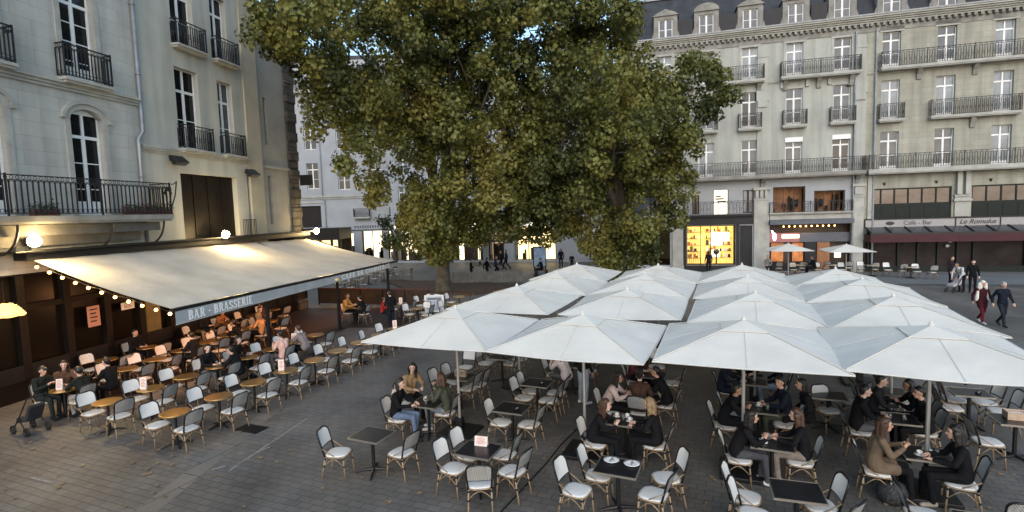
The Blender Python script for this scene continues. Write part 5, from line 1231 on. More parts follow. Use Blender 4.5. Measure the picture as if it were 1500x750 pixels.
for k, s in enumerate((1.6,3.1,5.7,7.1,8.6,10.0)):                # row against the house
    p = LT(s, -4.05); nm = f'the {ORD[k]} table along the brasserie wall'
    table('r', p, 0, f'round walnut table, {ORD[k]} from the camera along the brasserie wall', grpL)
    chair(LT(s-0.06,-4.52), R0-90+8+random.uniform(-8,8), f'white chair facing the square at {nm}', 'chairs on the brasserie terrace')
    chair(LT(s+0.04,-3.58), R0+98+random.uniform(-12,8), f'white chair with its back to the square at {nm}', 'chairs on the brasserie terrace')
# far corner of the terrace
FC = [(10.6,-0.2),(11.6,1.6),(12.7,2.6),(10.4,2.9),(13.6,3.9),(11.3,4.3)]
for k, (s, n) in enumerate(FC):
    p = LT(s, n); nm = f'the {ORD[k]} far corner table'
    table('r', p, random.uniform(0,90), f'round walnut table, {ORD[k]} from the left in the far terrace corner', grpL)
    chair(p-RX*0.44, R0-90+random.uniform(-15,15), f'white chair facing the square at {nm}', 'chairs on the brasserie terrace')
    chair(p+RX*0.44, R0+90+random.uniform(-15,15), f'white woven chair facing the house at {nm}', 'chairs on the brasserie terrace')
    if k in (2,3): chair(p+RD*0.5, R0+180, f'white woven chair turned to the camera at {nm}', 'chairs on the brasserie terrace')
    if k in (1,2): stand_card(p, 10, f'pink menu card standing on {nm}', h=0.28)
BD = [(540,402),(524,410),(562,398),(590,396),(505,414)]
for k, uv in enumerate(BD):                                       # tables beyond the screen
    p = G(*uv, 0.74); nm = f'the {ORD[k]} table beyond the red railed screen'
    table('r', p, 0, f'round walnut table, {ORD[k]} of those beyond the red railed screen', grpL)
    chair(p-RX*0.46, R0-90+random.uniform(-20,20), f'white woven chair facing right at {nm}', 'chairs beyond the red railed screen')
    chair(p+RX*0.46, R0+90+random.uniform(-20,20), f'white woven chair facing left at {nm}', 'chairs beyond the red railed screen')

# the square tables under and before the parasols: name, table pixel, description, chairs (seat pixel, heading offset, words)
XF, XB, YF, YB = GA, GA+180, GA+90, GA-90                         # facing right, left, away, towards the camera
SHORT = {'front left': 'bare table alone at front left', 'card': 'table with the wide pink card', 'pair': 'empty table under nearest left parasol', 'four': 'empty table under the second parasol', 'box': 'table with the cardboard sign', 'trio': 'table of three women', 'plates': 'table with two plates', 'black pair': 'table of the two women in black', 'behind': 'table behind the two women', 'grey trousers': 'table of the grey trousers', 'crowd': 'crowded table under the third parasol', 'coat': 'tan coat table', 'bare right': 'bare table at front right', 'edge': 'menu box table', 'far right': 'empty table under far right parasol', 'dark': 'shaded table behind the tan coat', 'corner': 'table cut by the right corner', 'back a': 'table deep under the left parasols', 'back b': 'table deep under the second parasol', 'back c': 'table deep under the middle parasols', 'back d': 'table deep under the third parasol', 'back e': 'table beside the lone chair', 'back f': 'table deep under the rightmost parasol'}
SQ = [
 ('front left', (545,636), 'bare black table standing alone at the front left', [((496,661),XF+18,'turned half away at the left of'),((588,661),XB-8,'at the right of')]),
 ('card', (701,658), 'black table with a pink menu card before the parasols', [((665,684),XF-2,'near left of'),((688,665),XF,'far left of'),((738,664),XB-4,'far right of'),((750,688),XB-8,'near right of'),((703,705),YF+25,'with its back to the camera at')]),
 ('pair', (750,597), 'black empty table under the nearest left parasol', [((734,617),XF,'at the left of'),((775,620),XB,'at the right of')]),
 ('four', (787,560), 'black empty table under the second parasol', [((768,581),XF,'near left of'),((778,572),XF,'far left of'),((803,585),XB,'near right of'),((815,574),XB,'far right of')]),
 ('box', (674,551), 'black table with a cardboard sign beneath the leftmost parasol', [((648,566),XF,'near left of'),((666,558),XF,'far left of'),((686,568),XB,'near right of'),((700,562),XB,'far right of'),((682,537),YB,'on the far side of')]),
 ('trio', (627,589), 'black table with drinks shared by three women', [((584,612),XF+6,'under the hooded woman at'),((598,590),XF-25,'under the woman in tan at'),((652,603),XB+2,'under the woman in olive at')]),
 ('plates', (905,683), 'black table with two white plates', [((845,716),XF-8,'near left of'),((877,694),XF-3,'far left of'),((976,698),XB+28,'pushed back at the far right of'),((957,722),XB-6,'near right of')]),
 ('black pair', (917,615), 'black table of the two women in black', [((872,648),XF,'under the brown haired woman at'),((960,650),XB-4,'under the blonde woman at')]),
 ('behind', (926,580), 'black table with a pink card behind the two women', [((893,600),XF,'under the woman in pink at'),((937,602),YF,'with its back to the camera at'),((950,590),XB+20,'near right of'),((975,592),XB,'far right of')]),
 ('grey trousers', (1131,648), 'black table of the two women in grey trousers', [((1082,670),XF+2,'at the left of'),((1172,674),XB,'at the right of')]),
 ('crowd', (1112,597), 'black table of the seated crowd behind the grey trousers', [((1062,622),XF,'near left of'),((1075,607),XF,'far left of'),((1160,604),XB,'far right of'),((1150,620),XB,'near right of')]),
 ('coat', (1357,664), 'black table of the woman in the tan coat', [((1284,688),XF-4,'under the tan coat at'),((1406,706),XB-4,'under the woman in black at')]),
 ('bare right', (1167,718), 'bare black table at the front right', [((1092,726),XF-6,'far left of'),((1104,752),XF-6,'near left of'),((1200,738),XB+10,'right of'),((1222,765),XB-35,'near right of')]),
 ('edge', (1488,615), 'table with a menu box at the right edge', [((1446,645),XF+4,'at the left of')]),
 ('far right', (1420,574), 'black empty table under the far right parasol', [((1392,596),XF,'near left of'),((1398,584),XF,'far left of'),((1441,588),XB+6,'far right of'),((1466,601),XB,'near right of')]),
 ('dark', (1312,612), 'black table in the shade behind the tan coat', [((1258,630),XF,'near left of'),((1282,612),XF,'far left of'),((1345,617),XB,'far right of'),((1352,632),XB,'near right of')]),
 ('corner', (1452,770), 'table cut by the bottom right corner', [((1352,752),XF+5,'at the left of'),((1482,764),YB+190,'showing its rounded white back at')]),
 ('back a', (735,522), 'black table deep under the left parasols', [((712,531),XF,'near left of'),((722,524),XF+8,'far left of'),((748,532),XB,'near right of'),((762,525),XB,'far right of')]),
 ('back b', (838,533), 'black table deep under the second parasol', [((812,548),XF,'left of'),((862,542),XB,'right of')]),
 ('back c', (955,548), 'black table deep under the middle parasols', [((930,560),XF+10,'left of'),((985,560),XB,'right of'),((962,536),YB,'far side of')]),
 ('back d', (1100,558), 'black table deep under the third parasol', [((1066,572),XF,'left of'),((1140,566),XB,'right of')]),
 ('back e', (1213,578), 'black table beside the lone chair deep under the third parasol', [((1214,600),YB+30,'turned to the camera at'),((1192,580),XF,'left of'),((1250,588),XB,'right of')]),
 ('back f', (1300,572), 'black table deep under the rightmost parasol', [((1270,584),XF,'left of'),((1335,588),XB,'right of')]),
]
for key, uv, desc, chs in SQ:
    p = G(*uv, 0.742); TBL[key] = p
    table('s', p, GA+random.uniform(-2.5,2.5) if key not in ('bare right',) else GA+4, desc if len(desc.split()) > 3 else desc, 'black square tables on the square')
    for (cu_, hd, words) in chs:
        chair(G(*cu_, 0.46), hd, f'white chair {words} the {SHORT[key]}', 'white bistro chairs around the square tables')
# tables fully under the farther parasols, seen between canopy edges
# far cafe terrace
fcx = []
for k in range(13):
    if k < 6: p = BW(-5.9+0.72*(k%3)+ (1.9 if k >= 3 else 0)*0+2.2*(k//3), -1.7-0.9*(k%2), 0); nm = 'left'
    else: p = BW(-1.6+0.62*(k-6), -1.5-0.55*(k-6)*0.8, 0); nm = 'right'
    chair(p, math.degrees(AB)+(-90 if k % 2 else 90), f'pale woven chair, {ORD[k] if k < 6 else ORD[k-6]} of the {nm} cluster at the far cafe', 'chairs outside the far cafe')
for k, (s, y) in enumerate(((-5.0,-2.2),(-2.9,-2.3),(-0.6,-2.6),(1.2,-3.6))):
    table('s', BW(s,y,0), math.degrees(AB), f'small black table outside the far cafe, {ORD[k]} from the left', 'tables outside the far cafe')

# ---------------------------------------------------------------- things on the tables
p = TBL['card']; stand_card(p+GY*0.16+GX*-0.02, GA+6, 'wide pink menu card on the table before the parasols', kind='card', w=0.24, h=0.17)
p = TBL['box']; t = thing('cardboard_sign', 'square cardboard sign on the table beneath the leftmost parasol', 'sign', (p.x+0.02,p.y-0.02,0.742), rad(GA)); q = MB(); q.box(-0.15,-0.05,0,0.15,0.05,0.19); bevel(q.build('box', pbr('cardboard', (0.36,0.27,0.19), 0.8, var=0.15), t), 0.005); q = MB(); q.box(-0.12,-0.054,0.05,-0.02,-0.0502,0.15); q.box(0.01,-0.054,0.11,0.12,-0.0502,0.13); q.box(0.01,-0.054,0.07,0.1,-0.0502,0.085); q.build('print', M['ink'], t)
p = TBL['edge']; t = thing('menu_box', 'pale wooden menu box on the table at the right edge', 'box', (p.x+0.08,p.y+0.05,0.742), rad(GA)); q = MB(); q.box(-0.19,-0.12,0,0.19,0.12,0.015); q.box(-0.19,-0.12,0.015,-0.175,0.12,0.14); q.box(0.175,-0.12,0.015,0.19,0.12,0.14); q.box(-0.175,-0.12,0.015,0.175,-0.105,0.14); q.box(-0.175,0.105,0.015,0.175,0.12,0.14); q.build('tray', pbr('pale_wood', (0.45,0.33,0.24), 0.7, var=0.15), t); q = MB(); q.box(-0.15,-0.09,0.016,0.1,0.08,0.10); q.build('napkins', M['card_white'], t)
p = TBL['behind']; stand_card(p, GA, 'pink menu card on the table behind the two women', h=0.26)
p = TBL['plates']
for dx, dy, lab in ((-0.14,0.17,'white plate with a fork, left of two on the table'),(0.20,0.15,'white plate with a knife, right of two on the table')):
    t = thing('plate', lab, 'plate', (p.x+GX.x*dx+GY.x*dy, p.y+GX.y*dx+GY.y*dy, 0.742), random.random()); q = MB(); q.lathe([(0.06,0),(0.125,0.014),(0.13,0.018),(0.09,0.010),(0.005,0.008)], 28); q.build('dish', M['porcelain'], t, True)
    q = MB(); q.bar((-0.07,-0.02,0.02),(0.10,0.03,0.024),0.012,0.004); q.build('cutlery', M['steel_edge'], t); q = MB(); q.ball((0.02,-0.02,0.014),0.02,6,sc=(1.4,1,.3)); q.build('crumbs', pbr('crumb', (0.35,0.2,0.08), 0.9), t)
for key, spots in (('trio',[(-0.1,0.1,0,'white coffee cup left on the table of the three women'),(0.12,0.02,1,'tall amber glass on the table of the three women'),(0.02,-0.12,1,'amber glass nearest the camera on the table of the three women'),(0.0,0.18,1,'amber glass farthest back on the table of the three women')]),
    ('black pair',[(-0.2,0.12,0,'white cup before the brown haired woman in black'),(0.0,0.14,0,'white cup in the middle between the two women in black'),(0.08,-0.04,0,'white cup nearest the blonde woman'),(-0.05,-0.02,1,'amber glass between the two women in black')]),
    ('coat',[(-0.12,-0.1,0,'white cup before the woman in the tan coat'),(0.12,-0.08,1,'amber glass before the long haired woman in black at right'),(0.05,0.15,0,'white cup at the far side of the tan coat table')]),
    ('grey trousers',[(-0.05,0.1,1,'dark amber glass on the table of the grey trousers'),(-0.14,-0.05,0,'white cup on the table of the grey trousers')]),
    ('crowd',[(0,0.1,0,'white cup on the table of the seated crowd')])):
    p = TBL[key]
    for dx, dy, kd, lab in spots: cup(p+GX*dx+GY*dy, 0.742, lab, kd)
def ashtray(p, label):
    t = thing('ashtray', label, 'ashtray', (p[0],p[1],0.742), 0, 'ashtrays on the tables'); q = MB(); q.lathe([(0.05,0),(0.055,0.03),(0.045,0.03),(0.04,0.008)], 16); q.build('dish', M['black_metal'], t, True); q = MB(); q.bar((0.0,0,0.012),(0.05,0.02,0.034),0.008,0.008); q.build('cigarette', M['card_white'], t)
for key in ('pair','four','back a','back b','back c','far right','dark','crowd'):
    p = TBL[key]; ashtray(p+GX*0.12-GY*0.08, f'small black ashtray on the {SHORT[key]}')
for key, d_ in (('crowd',0.15),('behind',0.12),('dark',0.1),('dark',-0.12)):
    cup(TBL[key]+GX*d_-GY*0.1, 0.742, f'amber glass on the {SHORT[key]}, {"right" if d_ > 0 else "left"} of its middle', 1)
for k, dx in ((3,0.1),(3,-0.1),(4,0.0),(5,0.08),(6,-0.1)): cup(T2p+RD*(1.0*k)+RX*dx+RD*0.05, 0.746, f'amber glass {"nearer the square" if dx > 0 else "nearer the house"} on the {ORD[k]} inner row table', 1)
for k, dx in ((0,0.1),(0,-0.08),(6,0.0),(5,0.05)): cup(LT(ROWC[k]+0.06,-2.45+dx), 0.746, f'amber glass {"nearer the square" if dx > 0 else "nearer the house"} on the {ORD[k]} table beneath the awning', 1)
# dark cable on the paving
cb = MB(); pts = [G(733,752),G(765,718),G(800,680),G(822,652),G(846,628)]
cb.tube([(q.x,q.y,0.014) for q in pts], 0.013, 6); tag(cb.build('ground_cable', M['black_metal']), 'dark cable running over the paving between the two front tables', 'cable')
# bag and pushchair
t = thing('shopping_bag', 'black patterned bag on the ground beside the tan coat woman', 'bag', G(1306,735), rad(GA+20))
q = MB(); q.lathe([(0.15,0),(0.21,0.08),(0.22,0.2),(0.17,0.31),(0.10,0.34)], 18); bg_ = q.build('body', pbr('patterned_bag', (0.006,0.006,0.007), 0.6, spec=0.2, col2=(0.075,0.075,0.08), scale=30), t, True)
q = MB(); q.tube([(-0.1,0,0.32),(-0.07,0,0.45),(0.07,0,0.45),(0.1,0,0.32)],0.012,6); q.build('handle', M['black_metal'], t)
t = thing('pushchair', 'folded black pushchair at the left edge of the terrace', 'pushchair', G(46,633), rad(70))
for x, y in ((-0.2,0.3),(0.2,0.3),(-0.22,-0.25),(0.22,-0.25)):
    q = MB(); q.tube([(x, y+0.09*math.cos(a), 0.10+0.09*math.sin(a)) for a in np.linspace(0,2*math.pi,13)[:-1]], 0.022, 6, closed=True); q.bar((x,y-0.08,0.1),(x,y+0.08,0.1),0.012,0.012); q.bar((x,y,0.02),(x,y,0.18),0.012,0.012); q.build('wheel', M['black_metal'], t)
q = MB()
for s in (-1,1): q.tube([(s*0.2,0.3,0.1),(s*0.2,0.0,0.45),(s*0.2,-0.35,0.92)],0.014,6); q.tube([(s*0.22,-0.25,0.1),(s*0.2,0.05,0.4)],0.014,6)
q.tube([(-0.2,-0.35,0.92),(0.2,-0.35,0.92)],0.018,6); q.build('frame', M['black_metal'], t)
q = MB(); q.prism([(0.25,0.25),(0.2,0.4),(-0.1,0.42),(-0.3,0.75),(-0.36,0.7),(-0.16,0.32)], lambda y,z:(-0.17,y,z), lambda y,z:(0.17,y,z)); bevel(q.build('seat', pbr('black_cloth', (0.018,0.019,0.022), 0.85, var=0.3, scale=6), t), 0.03)

# ---------------------------------------------------------------- people
def capsule(b, p0, p1, r0, r1, n=12):
    p0, p1 = Vector(p0), Vector(p1); t = (p1-p0); L = t.length
    if L < 1e-6: b.ball(p0, r0, n); return
    t /= L; pts, rs = [], []
    for a in (80,55,30,0): pts.append(p0-t*r0*math.sin(rad(a))); rs.append(r0*math.cos(rad(a)))
    for a in (0,30,55,80): pts.append(p1+t*r1*math.sin(rad(a))); rs.append(r1*math.cos(rad(a)))
    b.tube(pts, rs, n)
def remesh(b, name, vox=0.013, smooth=3):
    me = b.mesh('tmp', [], False); o = bpy.data.objects.new('tmp', me); COL.objects.link(o)
    r = o.modifiers.new('r','REMESH'); r.mode = 'VOXEL'; r.voxel_size = vox; r.use_smooth_shade = True
    s = o.modifiers.new('s','SMOOTH'); s.factor = 0.5; s.iterations = smooth
    dg = bpy.context.evaluated_depsgraph_get(); out = bpy.data.meshes.new_from_object(o.evaluated_get(dg)); bpy.data.objects.remove(o); bpy.data.meshes.remove(me); out.name = name; return out
def V3(*a): return np.array(a, float)
def pose_joints(pose):
    J = {}
    if pose.startswith('sit'):
        J['pel'] = V3(0,-0.06,0.57); J['waist'] = V3(0,-0.05,0.74); J['chest'] = V3(0,0.0,0.94); J['neck'] = V3(0,0.045,1.10); J['head'] = V3(0,0.085,1.235)
        for s, k in ((-1,'L'),(1,'R')):
            J['sh'+k] = V3(s*0.165,0.01,1.015); J['hip'+k] = V3(s*0.085,-0.03,0.545); J['kn'+k] = V3(s*0.105,0.40,0.535); J['an'+k] = V3(s*0.10,0.38+(0.06 if s>0 else -0.03),0.095); J['toe'+k] = J['an'+k]+V3(s*0.02,0.15,-0.055)
            J['el'+k] = V3(s*0.235,0.13,0.80); J['wr'+k] = V3(s*0.13,0.35,0.795); J['ha'+k] = V3(s*0.075,0.42,0.80)
        if pose == 'sit_cup': J['elR'] = V3(0.25,0.2,0.84); J['wrR'] = V3(0.13,0.34,1.02); J['haR'] = V3(0.07,0.30,1.09)
        if pose == 'sit_lap':
            for s, k in ((-1,'L'),(1,'R')): J['el'+k] = V3(s*0.25,-0.02,0.78); J['wr'+k] = V3(s*0.15,0.19,0.66); J['ha'+k] = V3(s*0.08,0.26,0.65)
        if pose == 'sit_phone':
            for s, k in ((-1,'L'),(1,'R')): J['el'+k] = V3(s*0.235,0.12,0.80); J['wr'+k] = V3(s*0.09,0.32,0.90); J['ha'+k] = V3(s*0.04,0.37,0.95)
        if pose == 'sit_lean':
            for k in ('chest','neck','head','shL','shR'): J[k] = J[k]+V3(0,0.09,-0.035)*(1.3 if k in ('neck','head') else 1)
            J['waist'] = J['waist']+V3(0,0.03,0)
            for s, k in ((-1,'L'),(1,'R')): J['el'+k] = V3(s*0.26,0.24,0.80); J['wr'+k] = V3(s*0.10,0.40,0.83); J['ha'+k] = V3(s*0.04,0.42,0.90)
    else:
        J['pel'] = V3(0,0,0.93); J['waist'] = V3(0,0,1.08); J['chest'] = V3(0,-0.005,1.27); J['neck'] = V3(0,0.005,1.455); J['head'] = V3(0,0.035,1.59)
        for s, k in ((-1,'L'),(1,'R')):
            J['sh'+k] = V3(s*0.17,-0.01,1.385); J['hip'+k] = V3(s*0.09,0,0.90); J['kn'+k] = V3(s*0.10,0.02,0.50); J['an'+k] = V3(s*0.10,-0.02,0.095); J['toe'+k] = V3(s*0.125,0.14,0.04)
            J['el'+k] = V3(s*0.235,-0.03,1.12); J['wr'+k] = V3(s*0.245,0.06,0.89); J['ha'+k] = V3(s*0.24,0.09,0.81)
        if pose == 'walk':
            J['knR'] = V3(0.10,0.20,0.52); J['anR'] = V3(0.10,0.27,0.12); J['toeR'] = V3(0.11,0.42,0.075); J['knL'] = V3(-0.10,-0.02,0.50); J['anL'] = V3(-0.09,-0.34,0.16); J['toeL'] = V3(-0.10,-0.24,0.045)
            J['elR'] = V3(0.235,-0.16,1.14); J['wrR'] = V3(0.25,-0.13,0.91); J['haR'] = V3(0.24,-0.10,0.83); J['elL'] = V3(-0.235,0.06,1.12); J['wrL'] = V3(-0.22,0.22,0.95); J['haL'] = V3(-0.21,0.27,0.88)
        if pose == 'stand_hold':
            for s, k in ((-1,'L'),(1,'R')): J['el'+k] = V3(s*0.235,0.0,1.12); J['wr'+k] = V3(s*0.12,0.22,1.10); J['ha'+k] = V3(s*0.06,0.28,1.12)
        if pose == 'bend':
            for k in ('waist','chest','neck','head','shL','shR'):
                h = J[k][2]-0.95; J[k] = V3(J[k][0], 0.62*h+J[k][1], 0.95+0.78*h)
            for s, k in ((-1,'L'),(1,'R')): J['el'+k] = V3(s*0.24,0.36,1.02); J['wr'+k] = V3(s*0.18,0.48,0.80); J['ha'+k] = V3(s*0.16,0.52,0.72)
    return J
_body = {}
def body_mesh(pose, fit, yaw, hem):
    key = (pose, fit, yaw, hem)
    if key in _body: return _body[key]
    J = pose_joints(pose); S = []                               # capsules: p0, p1, r0, r1, material
    def c(a, b_, r0, r1, m): S.append((np.array(J[a] if isinstance(a,str) else a), np.array(J[b_] if isinstance(b_,str) else b_), r0, r1, m))
    f = fit                                                      # loose clothing factor
    x8 = V3(0.055,0,0)
    for s in (-1,1):
        c(J['pel']+s*x8, J['waist']+s*x8*0.75, 0.105*f, 0.088*f, 1); c(J['waist']+s*x8*0.75, J['chest']+s*x8*1.15, 0.088*f, 0.098*f, 1)
        c(J['chest']+s*x8*1.1, (J['shL'] if s < 0 else J['shR'])*0.9+J['neck']*0.1-V3(0,0,0.03), 0.088*f, 0.062*f, 1)
    c('shL','shR',0.058*f,0.058*f,1); c(J['neck']-V3(0,0,0.06), J['neck']-V3(0,0,0.01), 0.075*f, 0.055, 1)
    c(J['pel']-V3(0.05,0.0,0.0), J['pel']+V3(0.05,0,0), 0.115, 0.115, 1 if hem else 2)
    for k in 'LR':
        c('sh'+k,'el'+k,0.056*f,0.045*f,1); c('el'+k,'wr'+k,0.044*f,0.033*f,1)
        d = J['ha'+k]-J['wr'+k]; d = d/np.linalg.norm(d); c(J['wr'+k]+d*0.015, J['wr'+k]+d*0.085, 0.026, 0.030, 0)
        c('hip'+k,'kn'+k,0.088,0.060,2); c('kn'+k,'an'+k,0.060,0.046,2); c(J['an'+k]+V3(0,-0.03,-0.03), 'toe'+k, 0.045, 0.036, 3)
        if hem == 2:
            m = J['hip'+k]*0.45+J['kn'+k]*0.55; c('hip'+k, m, 0.112, 0.10, 1)
    cy, sy = math.cos(yaw), math.sin(yaw); Hd = J['head']
    def hp(x, y, z): return Hd+V3(x*cy-y*sy, x*sy+y*cy, z)
    c('neck', hp(0,-0.015,-0.05), 0.050, 0.048, 0)
    c(hp(0,-0.018,0.028), hp(0,0.012,0.030), 0.083, 0.080, 0); c(hp(0,0.03,-0.03), hp(0,0.045,-0.065), 0.058, 0.040, 0); c(hp(0,0.005,0.06), hp(0,-0.02,0.055), 0.066, 0.066, 0)
    c(hp(0,0.088,0.012), hp(0,0.105,-0.022), 0.010, 0.015, 0)
    for s in (-1,1): c(hp(s*0.080,0.0,0.015), hp(s*0.080,-0.004,-0.018), 0.016, 0.012, 0)
    b = MB()
    for p0, p1, r0, r1, m in S: capsule(b, p0, p1, r0, r1)
    me = remesh(b, 'body', 0.0125, 3)
    n = len(me.polygons); ce = np.empty(n*3); me.polygons.foreach_get('center', ce); ce = ce.reshape(-1,3)
    best = np.full(n, 1e9); idx = np.zeros(n, int)
    for p0, p1, r0, r1, m in S:
        d = p1-p0; L2 = d@d; t = np.clip(((ce-p0)@d)/max(L2,1e-9),0,1); q = p0+t[:,None]*d; dist = np.linalg.norm(ce-q,axis=1)-(r0+(r1-r0)*t)
        w = dist < best; best[w] = dist[w]; idx[w] = m
    me.materials.clear()
    for _ in range(6): me.materials.append(M['ink'])
    bm = bmesh.new(); bm.from_mesh(me)
    bm.faces.ensure_lookup_table()
    for fc, i in zip(bm.faces, idx): fc.material_index = int(i)
    ex = MB()                                                    # eyes, lips, fingers grow from the same body
    for s in (-1,1):
        ex.ball(hp(s*0.031,0.082,0.018), 0.0115, 8, 4); ex.bar(hp(s*0.018,0.090,0.040), hp(s*0.047,0.078,0.040), 0.008, 0.006, 4)
    ex.tube([hp(-0.022,0.078,-0.052), hp(0,0.090,-0.050), hp(0.022,0.078,-0.052)], 0.0075, 6, 5)
    for k, s in (('L',-1),('R',1)):
        d = J['ha'+k]-J['wr'+k]; d /= np.linalg.norm(d); side = np.cross(d, V3(0,0,1)); 
        if np.linalg.norm(side) < 0.3: side = V3(1,0,0) if abs(d[0]) < 0.9 else V3(0,1,0)
        side /= np.linalg.norm(side); nrm = np.cross(side, d); nrm /= np.linalg.norm(nrm)
        if nrm[2] > 0: nrm = -nrm
        base = J['wr'+k]+d*0.095
        for q, (o_, ln) in enumerate(((-0.027,0.060),(-0.009,0.072),(0.009,0.068),(0.027,0.052))):
            a = base+side*o_*0.9-d*0.02; m1 = a+d*ln*0.55+side*o_*0.15; m2 = m1+d*ln*0.4+nrm*ln*0.28; e = m2+d*ln*0.18+nrm*ln*0.34
            ex.tube([a,m1,m2,e], [0.0092,0.0088,0.008,0.0058], 6, 0)
        th = -1 if k == 'R' else 1
        a = J['wr'+k]+d*0.03+side*0.018*th; m1 = a+side*0.032*th+d*0.028; e = m1+d*0.034+side*0.006*th+nrm*0.010
        ex.tube([a,m1,e],[0.012,0.0105,0.007],6,0)
    m2 = ex.mesh('ex', [], True); n0 = len(bm.faces); bm.from_mesh(m2); bm.faces.ensure_lookup_table()
    for i, mi in enumerate(ex.m): bm.faces[n0+i].material_index = mi
    for fc in bm.faces: fc.smooth = True
    bm.to_mesh(me); bm.free(); bpy.data.meshes.remove(m2)
    _body[key] = (me, J); return _body[key]
_hair = {}
def hair_mesh(style):
    if style in _hair: return _hair[style]
    b = MB()
    capsule(b, (0,-0.028,0.042), (0,-0.008,0.060), 0.092, 0.085)
    if style == 'long':
        for x, y, z1, r in ((-0.07,-0.035,-0.26,0.036),(0.07,-0.035,-0.26,0.036),(-0.03,-0.085,-0.33,0.046),(0.03,-0.085,-0.33,0.046),(-0.082,0.0,-0.2,0.026),(0.082,0.0,-0.2,0.026)):
            capsule(b, (x*0.95,y,0.02), (x*1.1,y-0.012,z1*0.55), 0.045, r); capsule(b, (x*1.1,y-0.012,z1*0.55), (x*1.0,y+0.005,z1), r, r*0.55)
    elif style == 'bob':
        for x, y in ((-0.072,-0.03),(0.072,-0.03),(0,-0.075),(-0.04,-0.07),(0.04,-0.07)): capsule(b, (x,y,0.02), (x*1.1,y,-0.10), 0.040, 0.034)
    elif style == 'bun': capsule(b, (0,-0.10,0.08), (0,-0.12,0.10), 0.045, 0.04); capsule(b, (0,-0.06,0.0), (0,-0.06,-0.04), 0.06, 0.045)
    elif style == 'short': capsule(b, (0,-0.055,0.01), (0,-0.05,-0.03), 0.068, 0.055)
    elif style == 'cap': capsule(b, (0,0.06,0.066), (0,0.125,0.055), 0.05, 0.034); capsule(b, (0,-0.04,0.02), (0,-0.04,-0.02), 0.07, 0.055)
    elif style == 'scarf':
        capsule(b, (0,-0.02,0.05), (0,-0.02,0.06), 0.10, 0.095)
        for x, y, z in ((-0.09,0.0,-0.15),(0.09,0.0,-0.15),(0,-0.06,-0.22),(-0.15,-0.03,-0.33),(0.15,-0.03,-0.33),(-0.2,-0.02,-0.62),(0.2,-0.02,-0.62),(0,-0.12,-0.5)):
            capsule(b, (x*0.5,y-0.02,0.0), (x,y,z), 0.06, 0.06)
    me = remesh(b, 'hair', 0.012, 2); _hair[style] = me; return me
def cloth(col, k=0): return pbr(f'cloth_{int(col[0]*999)}_{int(col[1]*999)}_{int(col[2]*999)}', tuple(c*0.7 if max(col) < 0.05 else c for c in col), 0.9, spec=0.12, var=0.25, scale=5, bump=0.9, bscale=8)
SKINS = [(0.50,0.30,0.21),(0.56,0.36,0.27),(0.36,0.20,0.13),(0.60,0.40,0.31)]
HAIRS = {'dark': (0.012,0.009,0.008), 'brown': (0.055,0.026,0.014), 'blond': (0.21,0.145,0.075), 'auburn': (0.06,0.028,0.015), 'grey': (0.30,0.29,0.28), 'white': (0.62,0.60,0.54), 'black': (0.012,0.012,0.014)}
def hairmat(c):
    n = 'hair_'+c
    if n in _mats: return _mats[n]
    m = pbr(n, HAIRS[c], 0.45, var=0.4, scale=18, bump=0.6, bscale=40); return m
BLK, NAVY, GRY, TAN, OLV, PINK, JEAN, BRN, RED, WHT = (0.013,0.013,0.015),(0.016,0.02,0.035),(0.10,0.10,0.105),(0.30,0.20,0.11),(0.055,0.06,0.042),(0.52,0.40,0.37),(0.11,0.15,0.22),(0.06,0.035,0.025),(0.35,0.03,0.03),(0.62,0.60,0.56)
NP = [0]
def person(loc, deg, pose, label, top=BLK, bottom=BLK, hair=('long','brown'), shoes=(0.03,0.03,0.03), fit=1.06, yaw=0, hem=1, skin=None, scale=1.0, group=None):
    NP[0] += 1; yw = rad(yaw)
    me, J = body_mesh(pose, fit, round(yw,2), hem)
    t = thing('person', label, 'person', (loc[0],loc[1],0), rz_of(deg), group); t.scale = (scale,)*3
    o = link('body', me, t); sk = SKINS[skin if skin is not None else NP[0]%4]
    ms = [pbr('skin_%d' % int(sk[0]*100), sk, 0.5, var=0.06, scale=8), cloth(top), cloth(bottom), cloth(shoes), M['ink'], pbr('lips', (0.38,0.14,0.12), 0.5)]
    for i, m in enumerate(ms): o.material_slots[i].link = 'OBJECT'; o.material_slots[i].material = m
    h = link('hair' if hair[0] not in ('cap','scarf') else ('cap' if hair[0] == 'cap' else 'headscarf'), hair_mesh(hair[0]), t); h.location = J['head']; h.rotation_euler = (0,0,yw)
    if not h.data.materials: h.data.materials.append(hairmat('dark'))
    h.material_slots[0].link = 'OBJECT'; h.material_slots[0].material = hairmat(hair[1])
    return t, J
def at(uv, z=0.46, back=0.0): return G(*uv, z)
WS = (0.62,0.62,0.60)
# three women at the table with drinks
t, J = person(at((584,612)), GA+8, 'sit_arms', 'seated woman in black jacket with pale hood seen from behind', BLK, JEAN, ('bob','dark'), fit=1.12)
b = MB(); capsule(b, (-0.06,-0.045,1.08), (0.06,-0.045,1.08), 0.05, 0.05); capsule(b, (-0.07,-0.07,1.03), (0.07,-0.07,1.03), 0.04, 0.04); capsule(b, (0,-0.09,1.0),(0,-0.09,0.95),0.05,0.03); hd_ = link('hood', remesh(b,'hood'), t); hd_.data.materials.append(cloth((0.5,0.42,0.38)))
person(at((600,586))+GY*0.12, GA-32, 'sit_arms', 'seated woman in tan coat with long dark hair facing the camera', TAN, BLK, ('long','dark'), fit=1.14, yaw=-28, skin=3)
person(at((652,603)), XB+4, 'sit_cup', 'seated woman in olive jacket and pale jeans raising her hand to her face', OLV, (0.22,0.25,0.29), ('long','brown'), WS, fit=1.12)
